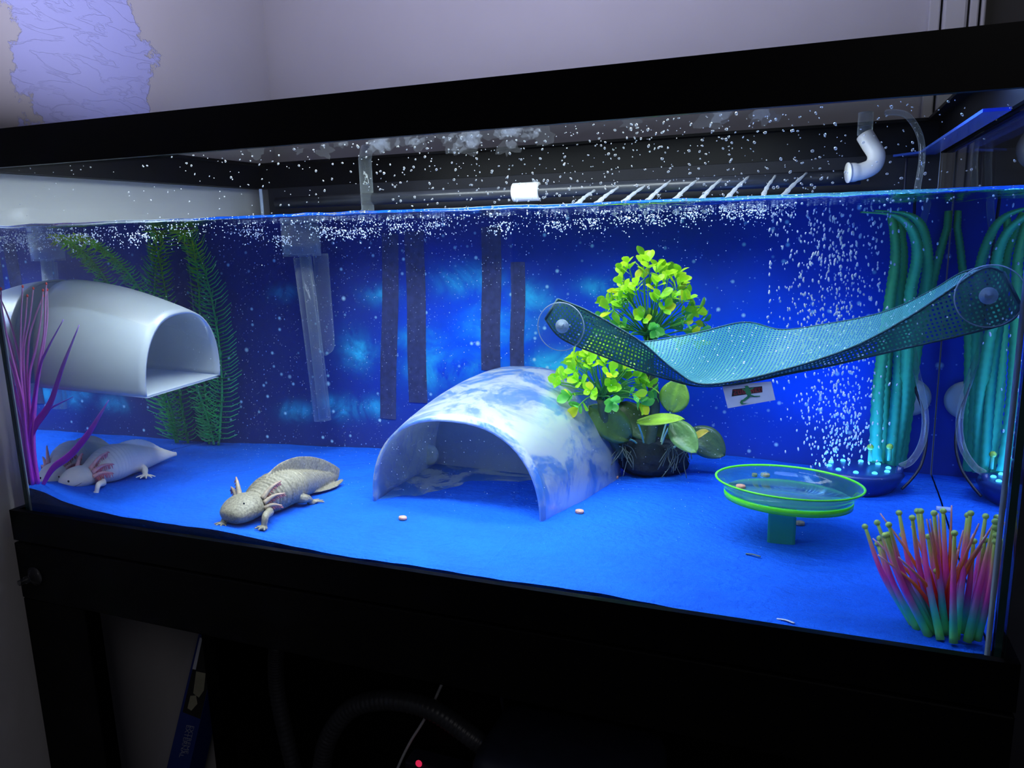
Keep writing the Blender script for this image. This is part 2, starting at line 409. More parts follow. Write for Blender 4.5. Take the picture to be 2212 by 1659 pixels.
# ------------------------------------------------------------------ mesh helpers
class MB:
    def __init__(self):
        self.v = []; self.f = []; self.c = []; self.mi = []

    def add(self, vs, fs, col=None, mi=0):
        b = len(self.v)
        self.v += [tuple(x) for x in vs]
        self.f += [tuple(i + b for i in f) for f in fs]
        self.mi += [mi] * len(fs)
        if col is None: self.c += [(1, 1, 1)] * len(vs)
        elif isinstance(col, tuple): self.c += [col] * len(vs)
        else: self.c += list(col)
        return self

    def box(self, a, b, col=None, mi=0):
        (x0, y0, z0), (x1, y1, z1) = a, b
        vs = [(x, y, z) for z in (z0, z1) for y in (y0, y1) for x in (x0, x1)]
        return self.add(vs, [(0, 2, 3, 1), (4, 5, 7, 6), (0, 1, 5, 4), (2, 6, 7, 3), (0, 4, 6, 2), (1, 3, 7, 5)], col, mi)

    def tube(self, pts, rad, n=8, col=None, flat=1.0, up=None, mi=0):
        """tube through pts; rad a number, list or (ra, rb) list; col a colour or a function of t"""
        pts = [Vector(p) for p in pts]; m = len(pts)
        R = rad if isinstance(rad, (list, tuple)) else [rad] * m
        vs = []; cs = []
        t0 = (pts[1] - pts[0]).normalized()
        u = Vector(up) if up is not None else (Vector((0, 0, 1)) if abs(t0.z) < 0.9 else Vector((1, 0, 0)))
        u = (u - t0 * u.dot(t0)).normalized()
        for i, p in enumerate(pts):
            t = (pts[min(i + 1, m - 1)] - pts[max(i - 1, 0)]).normalized()
            u = (u - t * u.dot(t)).normalized(); w = t.cross(u)
            r = R[i]; ra, rb = (r if isinstance(r, (tuple, list)) else (r, r * flat))
            for k in range(n):
                a = 2 * math.pi * k / n
                vs.append(p + u * (rb * math.sin(a)) + w * (ra * math.cos(a)))
                cs.append(col(i / (m - 1)) if callable(col) else (col or (1, 1, 1)))
        fs = [(i * n + k, i * n + (k + 1) % n, (i + 1) * n + (k + 1) % n, (i + 1) * n + k) for i in range(m - 1) for k in range(n)]
        fs += [tuple(reversed(range(n))), tuple(range((m - 1) * n, m * n))]
        return self.add(vs, fs, cs, mi)

    def ball(self, c, r, seg=10, rings=7, col=None, M=None, mi=0):
        c = Vector(c); r = Vector(r) if isinstance(r, (tuple, list, Vector)) else Vector((r, r, r))
        vs = [(0, 0, 1)]
        for i in range(1, rings):
            th = math.pi * i / rings
            for k in range(seg):
                a = 2 * math.pi * k / seg
                vs.append((math.sin(th) * math.cos(a), math.sin(th) * math.sin(a), math.cos(th)))
        vs.append((0, 0, -1)); L = len(vs) - 1
        out = []
        for v in vs:
            q = Vector((v[0] * r.x, v[1] * r.y, v[2] * r.z))
            if M is not None: q = M @ q
            out.append(c + q)
        fs = [(0, 1 + k, 1 + (k + 1) % seg) for k in range(seg)]
        for i in range(rings - 2):
            for k in range(seg):
                a = 1 + i * seg + k; b = 1 + i * seg + (k + 1) % seg
                fs.append((a, a + seg, b + seg, b))
        fs += [(L, 1 + (rings - 2) * seg + (k + 1) % seg, 1 + (rings - 2) * seg + k) for k in range(seg)]
        return self.add(out, fs, col, mi)

    def lathe(self, prof, n=32, M=None, col=None, close=False, mi=0):
        """prof: (r, z) pairs turned about z"""
        vs = []
        for r, z in prof:
            for k in range(n):
                a = 2 * math.pi * k / n
                q = Vector((r * math.cos(a), r * math.sin(a), z))
                vs.append(M @ q if M is not None else q)
        m = len(prof)
        fs = [(i * n + k, i * n + (k + 1) % n, (i + 1) * n + (k + 1) % n, (i + 1) * n + k) for i in range(m - 1) for k in range(n)]
        if close:
            fs += [((m - 1) * n + k, (m - 1) * n + (k + 1) % n, (k + 1) % n, k) for k in range(n)]
        else:
            fs += [tuple(reversed(range(n))), tuple(range((m - 1) * n, m * n))]
        return self.add(vs, fs, col, mi)

    def grid(self, fn, nu, nv, col=None, mi=0):
        vs = [fn(i / nu, j / nv) for i in range(nu + 1) for j in range(nv + 1)]
        cs = None
        if callable(col): cs = [col(i / nu, j / nv) for i in range(nu + 1) for j in range(nv + 1)]
        w = nv + 1
        fs = [(i * w + j, (i + 1) * w + j, (i + 1) * w + j + 1, i * w + j + 1) for i in range(nu) for j in range(nv)]
        return self.add(vs, fs, cs if cs else col, mi)

    def mesh(self, name, mats, smooth=True, origin=(0, 0, 0)):
        me = bpy.data.meshes.new(name)
        o = Vector(origin)
        me.from_pydata([Vector(v) - o for v in self.v], [], self.f)
        for m in (mats if isinstance(mats, (list, tuple)) else [mats]): me.materials.append(m)
        if len(me.materials) > 1: me.polygons.foreach_set('material_index', self.mi)
        ca = me.color_attributes.new('Col', 'FLOAT_COLOR', 'POINT')
        ca.data.foreach_set('color', [x for c in self.c for x in (*c[:3], 1.0)])
        if smooth: me.polygons.foreach_set('use_smooth', [True] * len(me.polygons))
        me.update()
        return me


def cr(pts, n=8):
    """Catmull-Rom through pts"""
    P = [Vector(p) for p in pts]
    P = [P[0] * 2 - P[1]] + P + [P[-1] * 2 - P[-2]]
    out = []
    for i in range(1, len(P) - 2):
        for k in range(n):
            t = k / n
            out.append(0.5 * ((2 * P[i]) + (P[i + 1] - P[i - 1]) * t + (2 * P[i - 1] - 5 * P[i] + 4 * P[i + 1] - P[i + 2]) * t * t
                              + (3 * P[i] - P[i - 1] - 3 * P[i + 1] + P[i + 2]) * t ** 3))
    out.append(P[-2])
    return out


def lerp(a, b, t):
    return tuple(x + (y - x) * t for x, y in zip(a, b))


def grad(stops):
    def f(t):
        for (p0, c0), (p1, c1) in zip(stops, stops[1:]):
            if t <= p1: return lerp(c0, c1, max(0, min(1, (t - p0) / (p1 - p0))))
        return stops[-1][1]
    return f


def tag(o, label=None, cat=None, group=None, kind=None):
    if label: o['label'] = label
    if cat: o['category'] = cat
    if group: o['group'] = group
    if kind: o['kind'] = kind
    return o


def thing(name, loc, label, cat, group=None, kind=None):
    o = bpy.data.objects.new(name, None); COL.objects.link(o)
    o.location = loc; o.empty_display_size = 0.02
    return tag(o, label, cat, group, kind)


def world_loc(o):
    p = Vector((0, 0, 0))
    while o is not None:
        p = p + o.location; o = o.parent
    return p


def obj(name, mb, mat, parent=None, smooth=True, bevel=0.0, label=None, auto=None):
    """link a builder (in world coordinates) as one mesh object"""
    org = world_loc(parent) if parent is not None else Vector((0, 0, 0))
    me = mb.mesh(name, mat, smooth, org)
    o = bpy.data.objects.new(name, me); COL.objects.link(o)
    if parent is not None: o.parent = parent
    if bevel:
        b = o.modifiers.new('bevel', 'BEVEL'); b.width = bevel; b.segments = 2; b.limit_method = 'ANGLE'
    if label: o['label'] = label
    return o


def single(name, mb, mat, loc, label, cat, group=None, kind=None, smooth=True, bevel=0.0):
    """a thing that is one mesh, its origin at loc"""
    me = mb.mesh(name, mat, smooth, loc)
    o = bpy.data.objects.new(name, me); COL.objects.link(o); o.location = loc
    if bevel:
        b = o.modifiers.new('bevel', 'BEVEL'); b.width = bevel; b.segments = 2; b.limit_method = 'ANGLE'
    return tag(o, label, cat, group, kind)


def struct(name, mb, mat, smooth=False, bevel=0.0, parent=None):
    o = obj(name, mb, mat, parent, smooth, bevel)
    if parent is None: o['kind'] = 'structure'
    return o


# ------------------------------------------------------------------ room shell
WX, WYB = -0.026, 0.665
struct('wall_left', MB().box((WX - 0.1, -2.0, -0.80), (WX, WYB + 0.1, 2.4)), MT['wall_left'])
struct('wall_back', MB().box((WX, WYB, -0.80), (1.172, WYB + 0.1, 2.4)), MT['wall_back'])
struct('floor', MB().box((WX - 0.1, -2.0, -0.86), (2.6, WYB + 0.1, -0.80)), MT['floor'])
tr = MB()
tr.box((1.172, WYB - 0.012, -0.80), (1.187, WYB + 0.1, 2.3))
struct('trim_1', tr, MT['trim'], bevel=0.002)
struct('trim_2', MB().box((1.190, WYB - 0.016, -0.80), (1.222, WYB + 0.1, 2.3)), MT['trim'], bevel=0.004)
struct('trim_3', MB().box((1.2245, WYB - 0.014, -0.80), (1.236, WYB + 0.1, 2.3)), MT['trim'], bevel=0.002)
struct('trim_4', MB().tube([(1.2425, WYB - 0.008, -0.8), (1.2425, WYB - 0.008, 2.3)], 0.0035, 8), MT['trim'], smooth=True)
struct('door_1', MB().box((1.247, WYB + 0.02, -0.80), (2.4, WYB + 0.06, 2.3)), MT['door'])

# ------------------------------------------------------------------ tank
TW, TD, TH = 1.2, 0.575, 0.523
GT = 0.008
WL = 0.4030          # water level
aq = thing('aquarium', (0.6, TD / 2, -0.03), 'long glass aquarium with black top and bottom rims on a black stand', 'aquarium')


def rim(z0, z1, wi, wo, lip):
    m = MB()
    x0, x1, y0, y1 = -wo, TW + wo, -wo + 0.002, TD + wo
    m.box((x0, y0, z0), (x1, 0.0, z1)); m.box((x0, TD, z0), (x1, y1, z1))
    m.box((x0, 0.0, z0), (0.0, TD, z1)); m.box((TW, 0.0, z0), (x1, TD, z1))
    if lip:
        m.box((0.0, 0.0, z1 - 0.004), (TW, wi, z1)); m.box((0.0, TD - wi, z1 - 0.004), (TW, TD, z1))
        m.box((0.0, wi, z1 - 0.004), (wi, TD - wi, z1)); m.box((TW - wi, wi, z1 - 0.004), (TW, TD - wi, z1))
        # inner skirts of the top rim
        m.box((GT + .001, TD - GT - 0.006, z0), (TW - GT - .001, TD - GT - .001, z1 - .004))
        m.box((GT + .001, 0.03, z0), (GT + 0.006, TD - GT - .006, z1 - .004))
        m.box((TW - GT - 0.006, 0.03, z0), (TW - GT - .001, TD - GT - .006, z1 - .004))
    return m


obj('top_rim', rim(0.477, TH, 0.03, 0.010, True), MT['black'], aq, False)
b = rim(-0.030, 0.0146, 0.03, 0.010, False)
b.box((0, 0, -0.030), (TW, TD, -0.022))
obj('bottom_rim', b, MT['black'], aq, False)
obj('front_pane', MB().box((0, 0, -0.02), (TW, GT, 0.517)), MT['pane'], aq, False)
obj('back_pane', MB().box((0, TD - GT, -0.02), (TW, TD, 0.517)), MT['pane'], aq, False)
obj('left_pane', MB().box((0.0, GT + .0005, -0.02), (GT, TD - GT - .0005, 0.517)), MT['pane'], aq, False)
obj('right_pane', MB().box((TW - GT, GT + .0005, -0.02), (TW, TD - GT - .0005, 0.517)), MT['pane'], aq, False)
# polished front edges of the side panes, seen through the corner
for s, x0, x1 in (('l', 0.0012, GT - 0.0012), ('r', TW - GT + .0012, TW - .0012)):
    obj('pane_edge', MB().box((x0, GT + 0.0003, 0.0), (x1, GT + 0.0022, 0.50)), MT['edge'], aq, False, label='dark green polished glass edge')
for (x, y, sx, sy) in ((GT, GT, 1, 1), (TW - GT, GT, -1, 1), (GT, TD - GT, 1, -1), (TW - GT, TD - GT, -1, -1)):
    m = MB(); r = 0.0045
    prof = [(0, 0), (r, 0), (r * .55, r * .2), (r * .2, r * .55), (0, r)]
    e = 0.0012
    vs = [(x + sx * (px + e), y + sy * (py + e), z) for z in (0.0, 0.49) for px, py in prof]
    fs = [(i, (i + 1) % 5, 5 + (i + 1) % 5, 5 + i) for i in range(5)]
    m.add(vs, fs)
    obj('silicone_seam', m, MT['silicone'], aq, True)
# corner bracket under the rim, back right; blue light put into its colour
cb = MB()
cb.add([(1.1845, .558, .4765), (1.130, .558, .4765), (1.160, .52, .4765), (1.163, .10, .4765), (1.1845, .10, .4765)] + [(1.1845, .558, .4735), (1.130, .558, .4735), (1.160, .52, .4735), (1.163, .10, .4735), (1.1845, .10, .4735)],
       [(0, 1, 2, 3, 4), (9, 8, 7, 6, 5)] + [(i, i + 5, (i + 1) % 5 + 5, (i + 1) % 5) for i in range(5)])
obj('side_ledge', cb, MT['ledge'], aq, False, label='clear ledge under the right rim, blue light in its colour')

# LED bar lying across the top rim
lt = thing('aquarium_light', (0.6, 0.125, 0.523), 'slim black light bar lying along the top of the tank', 'lamp')
h = MB(); h.box((0.02, 0.055, 0.5235), (1.18, 0.195, 0.527)); h.box((0.03, 0.075, 0.527), (1.17, 0.185, 0.538)); h.box((0.05, 0.285, 0.5345), (1.15, 0.375, 0.555)); h.box((0.05, 0.195, 0.5235), (0.09, 0.30, 0.540)); h.box((1.11, 0.195, 0.5235), (1.15, 0.30, 0.540))  # rear box and arms added to carry the rear fill light
obj('housing', h, MT['black'], lt, False, 0.002)

# ------------------------------------------------------------------ sand
_ctl = [(0.01, 0.016, .046), (0.03, 0.03, .046), (0.06, 0.05, .036), (0.07, .016, .034), (0.13, 0.016, .025), (0.22, .02, .0235), (0.34, 0.016, .0225), (0.42, .018, .0185), (0.5, 0.016, .0150), (0.60, .016, .0145), (0.74, 0.016, .0145),
        (0.94, 0.016, .0105), (1.10, 0.016, .0095), (1.18, 0.02, .0125), (0.05, .2, .024), (0.05, .4, .026), (0.06, .56, .020), (0.2, .3, .022), (0.30, .56, .0255), (0.45, .5, .026),
        (0.4, .12, .021), (0.6, .15, .026), (0.6, .24, .031), (0.66, .36, .03), (0.75, .25, .033), (0.78, .4, .034), (0.80, .5, .040), (0.92, .56, .052), (0.9, .45, .045), (1.02, .55, .048),
        (1.0, .36, .022), (1.01, .27, .016), (0.9, .2, .024), (0.92, .08, .018), (1.1, .15, .018), (1.12, .3, .028), (1.1, .42, .040), (1.17, .5, .046), (1.19, .56, .049), (1.16, .06, .0135), (.5, .3, .026)]
_cp = np.array(_ctl)
_d2 = np.hypot(_cp[:, None, 0] - _cp[None, :, 0], _cp[:, None, 1] - _cp[None, :, 1])
_wt = np.linalg.solve(np.sqrt(_d2 ** 2 + .03 ** 2) + 1e-4 * np.eye(len(_cp)), _cp[:, 2] - .025)


def sand_z(x, y):
    d = np.hypot(_cp[:, 0] - x, _cp[:, 1] - y)
    z = .025 + float(np.sqrt(d ** 2 + .03 ** 2) @ _wt)
    n = noise.noise(Vector((x * 9, y * 9, 1.3))) * 0.0022 + noise.noise(Vector((x * 30, y * 34, 4.1))) * 0.0009
    k = max(0, 1 - abs(y - 0.12) / 0.16) * max(0, min(1, (x - 0.75) / .12))
    n += k * noise.noise(Vector((x * 34, y * 130, 7.7))) * 0.0020
    return z + n


sm = MB()
X0, X1, Y0, Y1 = 0.0095, TW - 0.0095, 0.0100, 0.5605
NU, NV = 240, 116


def _sp(u, v):
    x = X0 + (X1 - X0) * u; y = Y0 + (Y1 - Y0) * (v ** 1.15)
    z = sand_z(x, y)
    if v < 0.02: z -= 0.0018 * (1 - v / .02)
    return (x, y, z)


sm.grid(_sp, NU, NV)
w = NV + 1
fr = [i * w for i in range(NU + 1)]; bk = [i * w + NV for i in range(NU + 1)]
lf = list(range(0, NV + 1)); rt = [NU * w + j for j in range(NV + 1)]
for ring, rev in ((fr, False), (bk, True), (lf, True), (rt, False)):
    base = len(sm.v)
    low = [(sm.v[i][0], sm.v[i][1], -0.02) for i in ring]
    fs = []
    for k in range(len(ring) - 1):
        q = (ring[k], base + k, base + k + 1, ring[k + 1])
        fs.append(tuple(reversed(q)) if not rev else q)
    b0 = len(sm.v); sm.v += low; sm.f += fs; sm.mi += [0] * len(fs); sm.c += [(1, 1, 1)] * len(low)
single('sand_bed', sm, MT['sand'], (0.6, 0.28, 0), 'bright blue sand covering the floor of the tank', 'sand', kind='stuff')

# ------------------------------------------------------------------ water: a solid body with a rippled surface
wm = MB()
x0, x1, y0, y1 = 0.0086, TW - 0.0086, YF, 0.5662
NX, NY = 200, 90


def _ws(u, v):
    x = x0 + (x1 - x0) * u; y = y0 + (y1 - y0) * v ** 1.5
    a = 0.0011 if x < 0.95 else 0.0006
    z = WL + .0038 * math.exp(-(y - y0) / .0035) + a * noise.noise(Vector((x * 22, y * 22, 0.4))) + 0.0006 * noise.noise(Vector((x * 60, y * 60, 3.4)))
    return (x, y, z)


wm.grid(_ws, NX, NY, mi=2)
w = NY + 1
for ring, mi, rev in (([i * w for i in range(NX + 1)], 0, False), ([i * w + NY for i in range(NX + 1)], 1, True),
                      (list(range(NY + 1)), 1, True), ([NX * w + j for j in range(NY + 1)], 1, False)):
    base = len(wm.v); low = [(wm.v[i][0], wm.v[i][1], -0.018) for i in ring]
    fs = []
    for k in range(len(ring) - 1):
        q = (ring[k], base + k, base + k + 1, ring[k + 1])
        fs.append(tuple(reversed(q)) if rev else q)
    wm.v += low; wm.f += fs; wm.mi += [mi] * len(fs); wm.c += [(1, 1, 1)] * len(low)
me_o = single('water', wm, [MT['wfront'], MT['wside'], MT['wtop']], (0.6, 0.28, 0.2), 'clear water filling most of the tank', 'water', kind='stuff')
me_o.data.polygons.foreach_set('use_smooth', [p.material_index == 2 for p in me_o.data.polygons])

# ------------------------------------------------------------------ galaxy poster at the back, with tape strips
bg = thing('background_poster', (0.6, 0.5635, 0.25), 'deep blue starry galaxy poster across the back of the tank', 'poster')
pmesh = MB().box((0.030, 0.5625, 0.401), (TW - 0.0095, 0.5645, 0.478)).box((0.0092, 0.5625, 0.0), (TW - 0.0095, 0.5645, 0.401))
po = obj('printed_sheet', pmesh, MT['galaxy'], bg, False)
for (xa, ya), (xb, yb), wd in (((842, 505), (838, 905), .0145), ((893, 500), (903, 870), .0165), ((1060, 490), (1060, 800), .0160), ((1118, 566), (1117, 800), .0115)):
    A = wy(xa, ya, .561); B_ = wy(xb, yb, .561)
    pts = cr([A, A.lerp(B_, .35) + Vector((.001, 0, 0)), A.lerp(B_, .7) + Vector((-.001, 0, 0)), B_], 5)
    m = MB(); m.tube([(p.x, .5617, p.z) for p in pts], [(wd, 0.0005)] * len(pts), 6, up=(0, 1, 0))
    obj('tape_strip', m, MT['strip'], bg, False, label='dull dark vertical strip')

# ------------------------------------------------------------------ stand
st = thing('tank_stand', (0.6, 0.28, -0.80), 'black metal stand with wide legs under the aquarium', 'stand')
sx0, sx1, sy0, sy1 = -0.010, 1.210, -0.009, 0.584
obj('top_rail', MB().box((sx0, sy0, -0.118), (sx1, sy0 + 0.025, -0.0335)), MT['stand'], st, False, 0.002)
obj('back_rail', MB().box((sx0, sy1 - 0.025, -0.118), (sx1, sy1, -0.0335)), MT['stand'], st, False, 0.002)
obj('side_rail', MB().box((sx0, sy0 + .026, -0.118), (sx0 + .025, sy1 - .026, -0.0335)), MT['stand'], st, False, 0.002)
obj('side_rail', MB().box((sx1 - .025, sy0 + .026, -0.118), (sx1, sy1 - .026, -0.0335)), MT['stand'], st, False, 0.002)
obj('top_board', MB().box((sx0 + .026, sy0 + .026, -0.045), (sx1 - .026, sy1 - .026, -0.0335)), MT['stand'], st, False, 0.001)
for (xa, xb, ya, yb) in ((sx0 + .0005, 0.112, sy0 + .0005, sy0 + .0245), (1.088, sx1 - .0005, sy0 + .0005, sy0 + .0245), (sx0 + .0005, .100, sy1 - .0245, sy1 - .0005), (1.1, sx1 - .0005, sy1 - .0245, sy1 - .0005)):
    obj('leg', MB().box((xa, ya, -0.80), (xb, yb, -0.1185)), MT['stand'], st, False, 0.002)

obj('leg', MB().box((.020, .281, -0.80), (.052, .305, -0.1185)), MT['stand'], st, False, 0.002)
obj('shade_panel', MB().box((-.009, .345, -0.80), (1.18, .351, -0.119)), MT['stand'], st, False)  # black sheet added to stand in for the darkness under the tank

# suction cup on the stand's front
sc = thing('suction_cup', (0.024, -0.0092, -0.080), 'clear suction cup stuck on the front of the stand', 'suction cup')
M0 = Matrix.Translation((0.024, -0.0092, -0.080)) @ Matrix.Rotation(math.pi / 2, 4, 'X')
obj('disc', MB().lathe([(0.0, 0.0), (0.0135, 0.0), (0.0138, 0.0012), (0.008, 0.004), (0.004, 0.007), (0, 0.0072)], 28, M0), MT['cup_dim'], sc)
obj('nub', MB().lathe([(0.0, 0.007), (0.0035, 0.007), (0.0035, 0.010), (0.0055, 0.0102), (0.0055, 0.014), (0.004, 0.0145), (0.004, 0.024), (0, 0.0242)], 20, M0), MT['cup_dim'], sc)


# ------------------------------------------------------------------ frosted hides
def hide_mesh(W0, H0, W1, H1, L, lift=0.0, ev=1.0):
    """tunnel along +y: opening at y=0, closed end at y=L; returns shell, floor, end wall builders in local space"""
    th = 0.0035

    def sec(v, t):
        s = math.sin(v * math.pi / 2) ** 0.9
        a = W0 + (W1 - W0) * s; hh = H0 + (H1 - H0) * s
        ang = -0.10 + (math.pi + 0.20) * t
        c, q = math.cos(ang), math.sin(ang)
        x = a * math.copysign(abs(c) ** 0.82, c)
        z = hh * math.copysign(abs(q) ** 0.92, q) if q >= 0 else hh * q * 0.6
        return x, z, a, hh
    sh = MB(); nu, nv = 30, 16
    outer = []; inner = []
    for j in range(nv + 1):
        for i in range(nu + 1):
            x, z, a, hh = sec(j / nv, i / nu)
            outer.append((x, L * j / nv, z))
            k = 1 - th / a; kz = 1 - th / hh
            inner.append((x * k, L * j / nv, z * kz))
    n = (nu + 1) * (nv + 1); w_ = nu + 1
    fs = []
    for j in range(nv):
        for i in range(nu):
            a0 = j * w_ + i
            fs.append((a0, a0 + 1, a0 + w_ + 1, a0 + w_)); fs.append((n + a0 + 1, n + a0, n + a0 + w_, n + a0 + w_ + 1))
    for i in range(nu):
        fs.append((i + 1, i, n + i, n + i + 1)); q = nv * w_
        fs.append((q + i, q + i + 1, n + q + i + 1, n + q + i))
    for j in range(nv):
        a0 = j * w_; fs.append((a0, a0 + w_, n + a0 + w_, n + a0)); a1 = a0 + nu; fs.append((a1 + w_, a1, n + a1, n + a1 + w_))
    sh.add(outer + inner, fs)
    fl = MB()
    zf = sec(0, 0)[1]
    fl.grid(lambda u, v: ((2 * u - 1) * (sec(v, 0)[0] - .004), L * v, zf + 0.001 + lift * v), 8, 10)
    fl.grid(lambda u, v: ((1 - 2 * u) * (sec(v, 0)[0] - .004), L * v, zf - 0.002 + lift * v), 8, 10)
    ew = MB()
    prof = [sec(ev, i / nu) for i in range(nu + 1)]
    vs = [(p[0] * .975, L * ev, p[1] * .975) for p in prof] + [(p[0] * .975, L * ev - 0.003, p[1] * .975) for p in prof]
    m_ = nu + 1
    fs = [tuple(range(m_)), tuple(reversed(range(m_, 2 * m_)))] + [(i, i + m_, i + m_ + 1, i + 1) for i in range(nu)]
    ew.add(vs, fs)
    return sh, fl, ew


def xf(mb, M):
    mb.v = [tuple(M @ Vector(v)) for v in mb.v]; return mb


hd = thing('hide', (0.62, 0.215, 0.028), 'frosted white dome hide half buried in the blue sand, wide arch opening', 'hide')
sh, fl, ew = hide_mesh(0.127, 0.119, 0.146, 0.157, 0.258, 0.010, 0.86)
Mh = Matrix.Translation((0.609, 0.212, 0.030)) @ Matrix.Rotation(math.radians(-8), 4, 'Z')
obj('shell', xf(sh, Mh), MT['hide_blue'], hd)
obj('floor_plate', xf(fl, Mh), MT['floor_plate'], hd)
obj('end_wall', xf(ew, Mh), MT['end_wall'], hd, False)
pc = wy(927, 981, 0.425)
Mc = Matrix.Translation(pc) @ Matrix.Rotation(math.pi / 2, 4, 'X')
obj('suction_disc', MB().lathe([(0, 0), (0.0155, 0), (0.0168, .002), (0.0155, .0045), (0.006, .0055), (0, .0055)], 28, Mc), MT['disc'], hd)

h2 = thing('hide', (0.11, 0.20, 0.18), 'frosted white tunnel hide fixed high on the left end of the tank', 'hide')
sh, fl, ew = hide_mesh(0.124, 0.100, 0.132, 0.136, 0.188, 0.0)
Mh2 = Matrix.Translation((0.2035, 0.196, 0.184)) @ Matrix.Rotation(math.radians(94), 4, 'Z') @ Matrix.Rotation(math.radians(3), 4, 'X')
obj('shell', xf(sh, Mh2), MT['hide'], h2)
obj('floor_plate', xf(fl, Mh2), MT['hide'], h2)
obj('end_wall', xf(ew, Mh2), MT['hide'], h2, False)


# ------------------------------------------------------------------ axolotls
def remeshed(name, mb, mat, parent, voxel):
    org = world_loc(parent)
    me = mb.mesh(name, mat, True, org)
    o = bpy.data.objects.new(name, me); COL.objects.link(o)
    r = o.modifiers.new('r', 'REMESH'); r.mode = 'VOXEL'; r.voxel_size = voxel; r.use_smooth_shade = True
    s = o.modifiers.new('s', 'SMOOTH'); s.factor = 0.5; s.iterations = 3
    dg = bpy.context.evaluated_depsgraph_get()
    me2 = bpy.data.meshes.new_from_object(o.evaluated_get(dg))
    o.modifiers.clear(); o.data = me2
    if not me2.materials: me2.materials.append(mat)
    me2.polygons.foreach_set('use_smooth', [True] * len(me2.polygons))
    o.parent = parent
    return o


def axo_leg(mb, pts, r0, r1, toes, tl, spread=1.9):
    P = cr(pts, 5); n = len(P)
    mb.tube(P, [r0 + (r1 - r0) * (i / (n - 1)) ** 0.7 for i in range(n)], 10)
    end = P[-1]; d = (P[-1] - P[-3]); d.z = 0
    d = d.normalized()
    mb.ball(end + d * 0.001, (r1 * 1.6, r1 * 1.6, r1 * 0.9), 10, 6)
    for k in range(toes):
        a = (k / (toes - 1) - 0.5) * spread
        dd = Matrix.Rotation(a, 3, 'Z') @ d
        L = tl * (1 - 0.28 * abs(k / (toes - 1) - 0.45))
        q = [end, end + dd * L * .5 + Vector((0, 0, .0008)), end + dd * L + Vector((0, 0, -.0004))]
        mb.tube(q, [0.0023, 0.0019, 0.0012], 6)


def axo_gill(parent, base, tip, mat, stalk_c, fil_c, nf, fl, side, r=0.0026):
    base, tip = Vector(base), Vector(tip)
    d = tip - base; mid = base + d * .5 + Vector((0, 0, d.length * .10))
    P = cr([base, mid, tip], 6); n = len(P)
    m = MB()
    m.tube(P, [r * (1 - .75 * i / (n - 1)) for i in range(n)], 8, lambda t: lerp(stalk_c, fil_c, max(0, t - .5)), flat=.8)
    for k in range(nf):
        t = .16 + .80 * k / nf; p = P[int(t * (n - 1))]
        for s in (-1, 1):
            q = p + (Vector(side) * s * .55 + Vector((0, 0, -.85)) + d.normalized() * .55 + Vector((rnd.uniform(-.2, .2), rnd.uniform(-.2, .2), 0))) * fl * (1 - .35 * t)
            m.tube([p, p.lerp(q, .5) + d.normalized() * .0006, q], [.0012, .0010, .0003], 4, fil_c)
    obj('gill', m, mat, parent)


def axo_body(mb, spine, ripple=0.0, r0=0.3, r1=0.62, per=0.0062):
    P = [Vector(s[:3]) for s in spine]
    ctr = cr(P, 10)
    rad = cr([Vector((s[3], s[4], 0)) for s in spine], 10)
    L = [0]
    for a, b in zip(ctr, ctr[1:]): L.append(L[-1] + (b - a).length)
    R = []
    for i, r in enumerate(rad):
        t = i / (len(rad) - 1); k = 1.0
        if ripple and r0 < t < r1: k = 1 + ripple * math.sin(L[i] / per * 2 * math.pi) * math.sin(math.pi * (t - r0) / (r1 - r0)) ** .5
        R.append((max(r.x, .0008) * k, max(r.y, .0008) * k))
    mb.tube(ctr, R, 28, up=(0, 0, 1))


def eye(parent, p, r):
    m = MB(); m.ball(p, r, 12, 8); obj('eye', m, MT['eye'], parent)


def face(body, root, eye_px, mouth_px, r):
    """eye and mouth line set on the body's surface"""
    bpy.context.view_layer.update()
    L0 = Vector(root.location)

    def hit(x, y):
        O = wy(x, y, .0095); d = (wy(x, y, .25) - O).normalized()
        ok, p, n, _ = body.ray_cast(O - L0, d)
        return (p + L0, n) if ok else None
    h = hit(*eye_px)
    if h: eye(root, h[0] + h[1] * r * .15, r)
    P = [h[0] for h in (hit(*q) for q in mouth_px) if h]
    if len(P) > 2: obj('mouth', MB().tube(cr(P, 4), .0005, 5), MT['mouth'], root)


# white axolotl lying along the left pane
GA = 0.0255
wa = thing('axolotl', (0.045, 0.2, GA), 'white axolotl with pink gills resting on the sand at the left end', 'axolotl')
m = MB()
axo_body(m, [(.0230, .0860, .0355, .004, .003), (.0240, .0910, .0365, .0130, .0085), (.027, .101, .0390, .0190, .0125), (.031, .114, .0415, .0225, .0155), (.035, .128, .0425, .0225, .0162),
             (.039, .142, .0430, .0190, .0160), (.043, .157, .0460, .0225, .0205), (.047, .180, .0500, .0290, .0255), (.050, .206, .0520, .0305, .0275), (.053, .233, .0510, .0255, .0250),
             (.056, .260, .0480, .0185, .0215), (.058, .288, .0450, .0125, .0175), (.061, .318, .0420, .0075, .0120), (.0635, .348, .0380, .0040, .0060), (.0655, .372, .0350, .0012, .002)], .025, .36, .62, .008)
fin = cr([(.050, .19, .066), (.053, .23, .0690), (.056, .27, .0640), (.058, .30, .0550), (.061, .33, .0440), (.065, .372, .0355)], 6)
nf_ = len(fin)
m.tube(fin, [(0.0016, .004 + .011 * math.sin(math.pi * min(1, i / (nf_ - 1) * 1.05)) ** .8) for i in range(nf_)], 10, up=(0, 0, 1))
fr_ = wz(208, 1066, GA + .0010)
axo_leg(m, [(.056, .150, .036), (.070, .138, .034), fr_ + Vector((0.002, .006, .012)), fr_], .0066, .0036, 4, .0135)
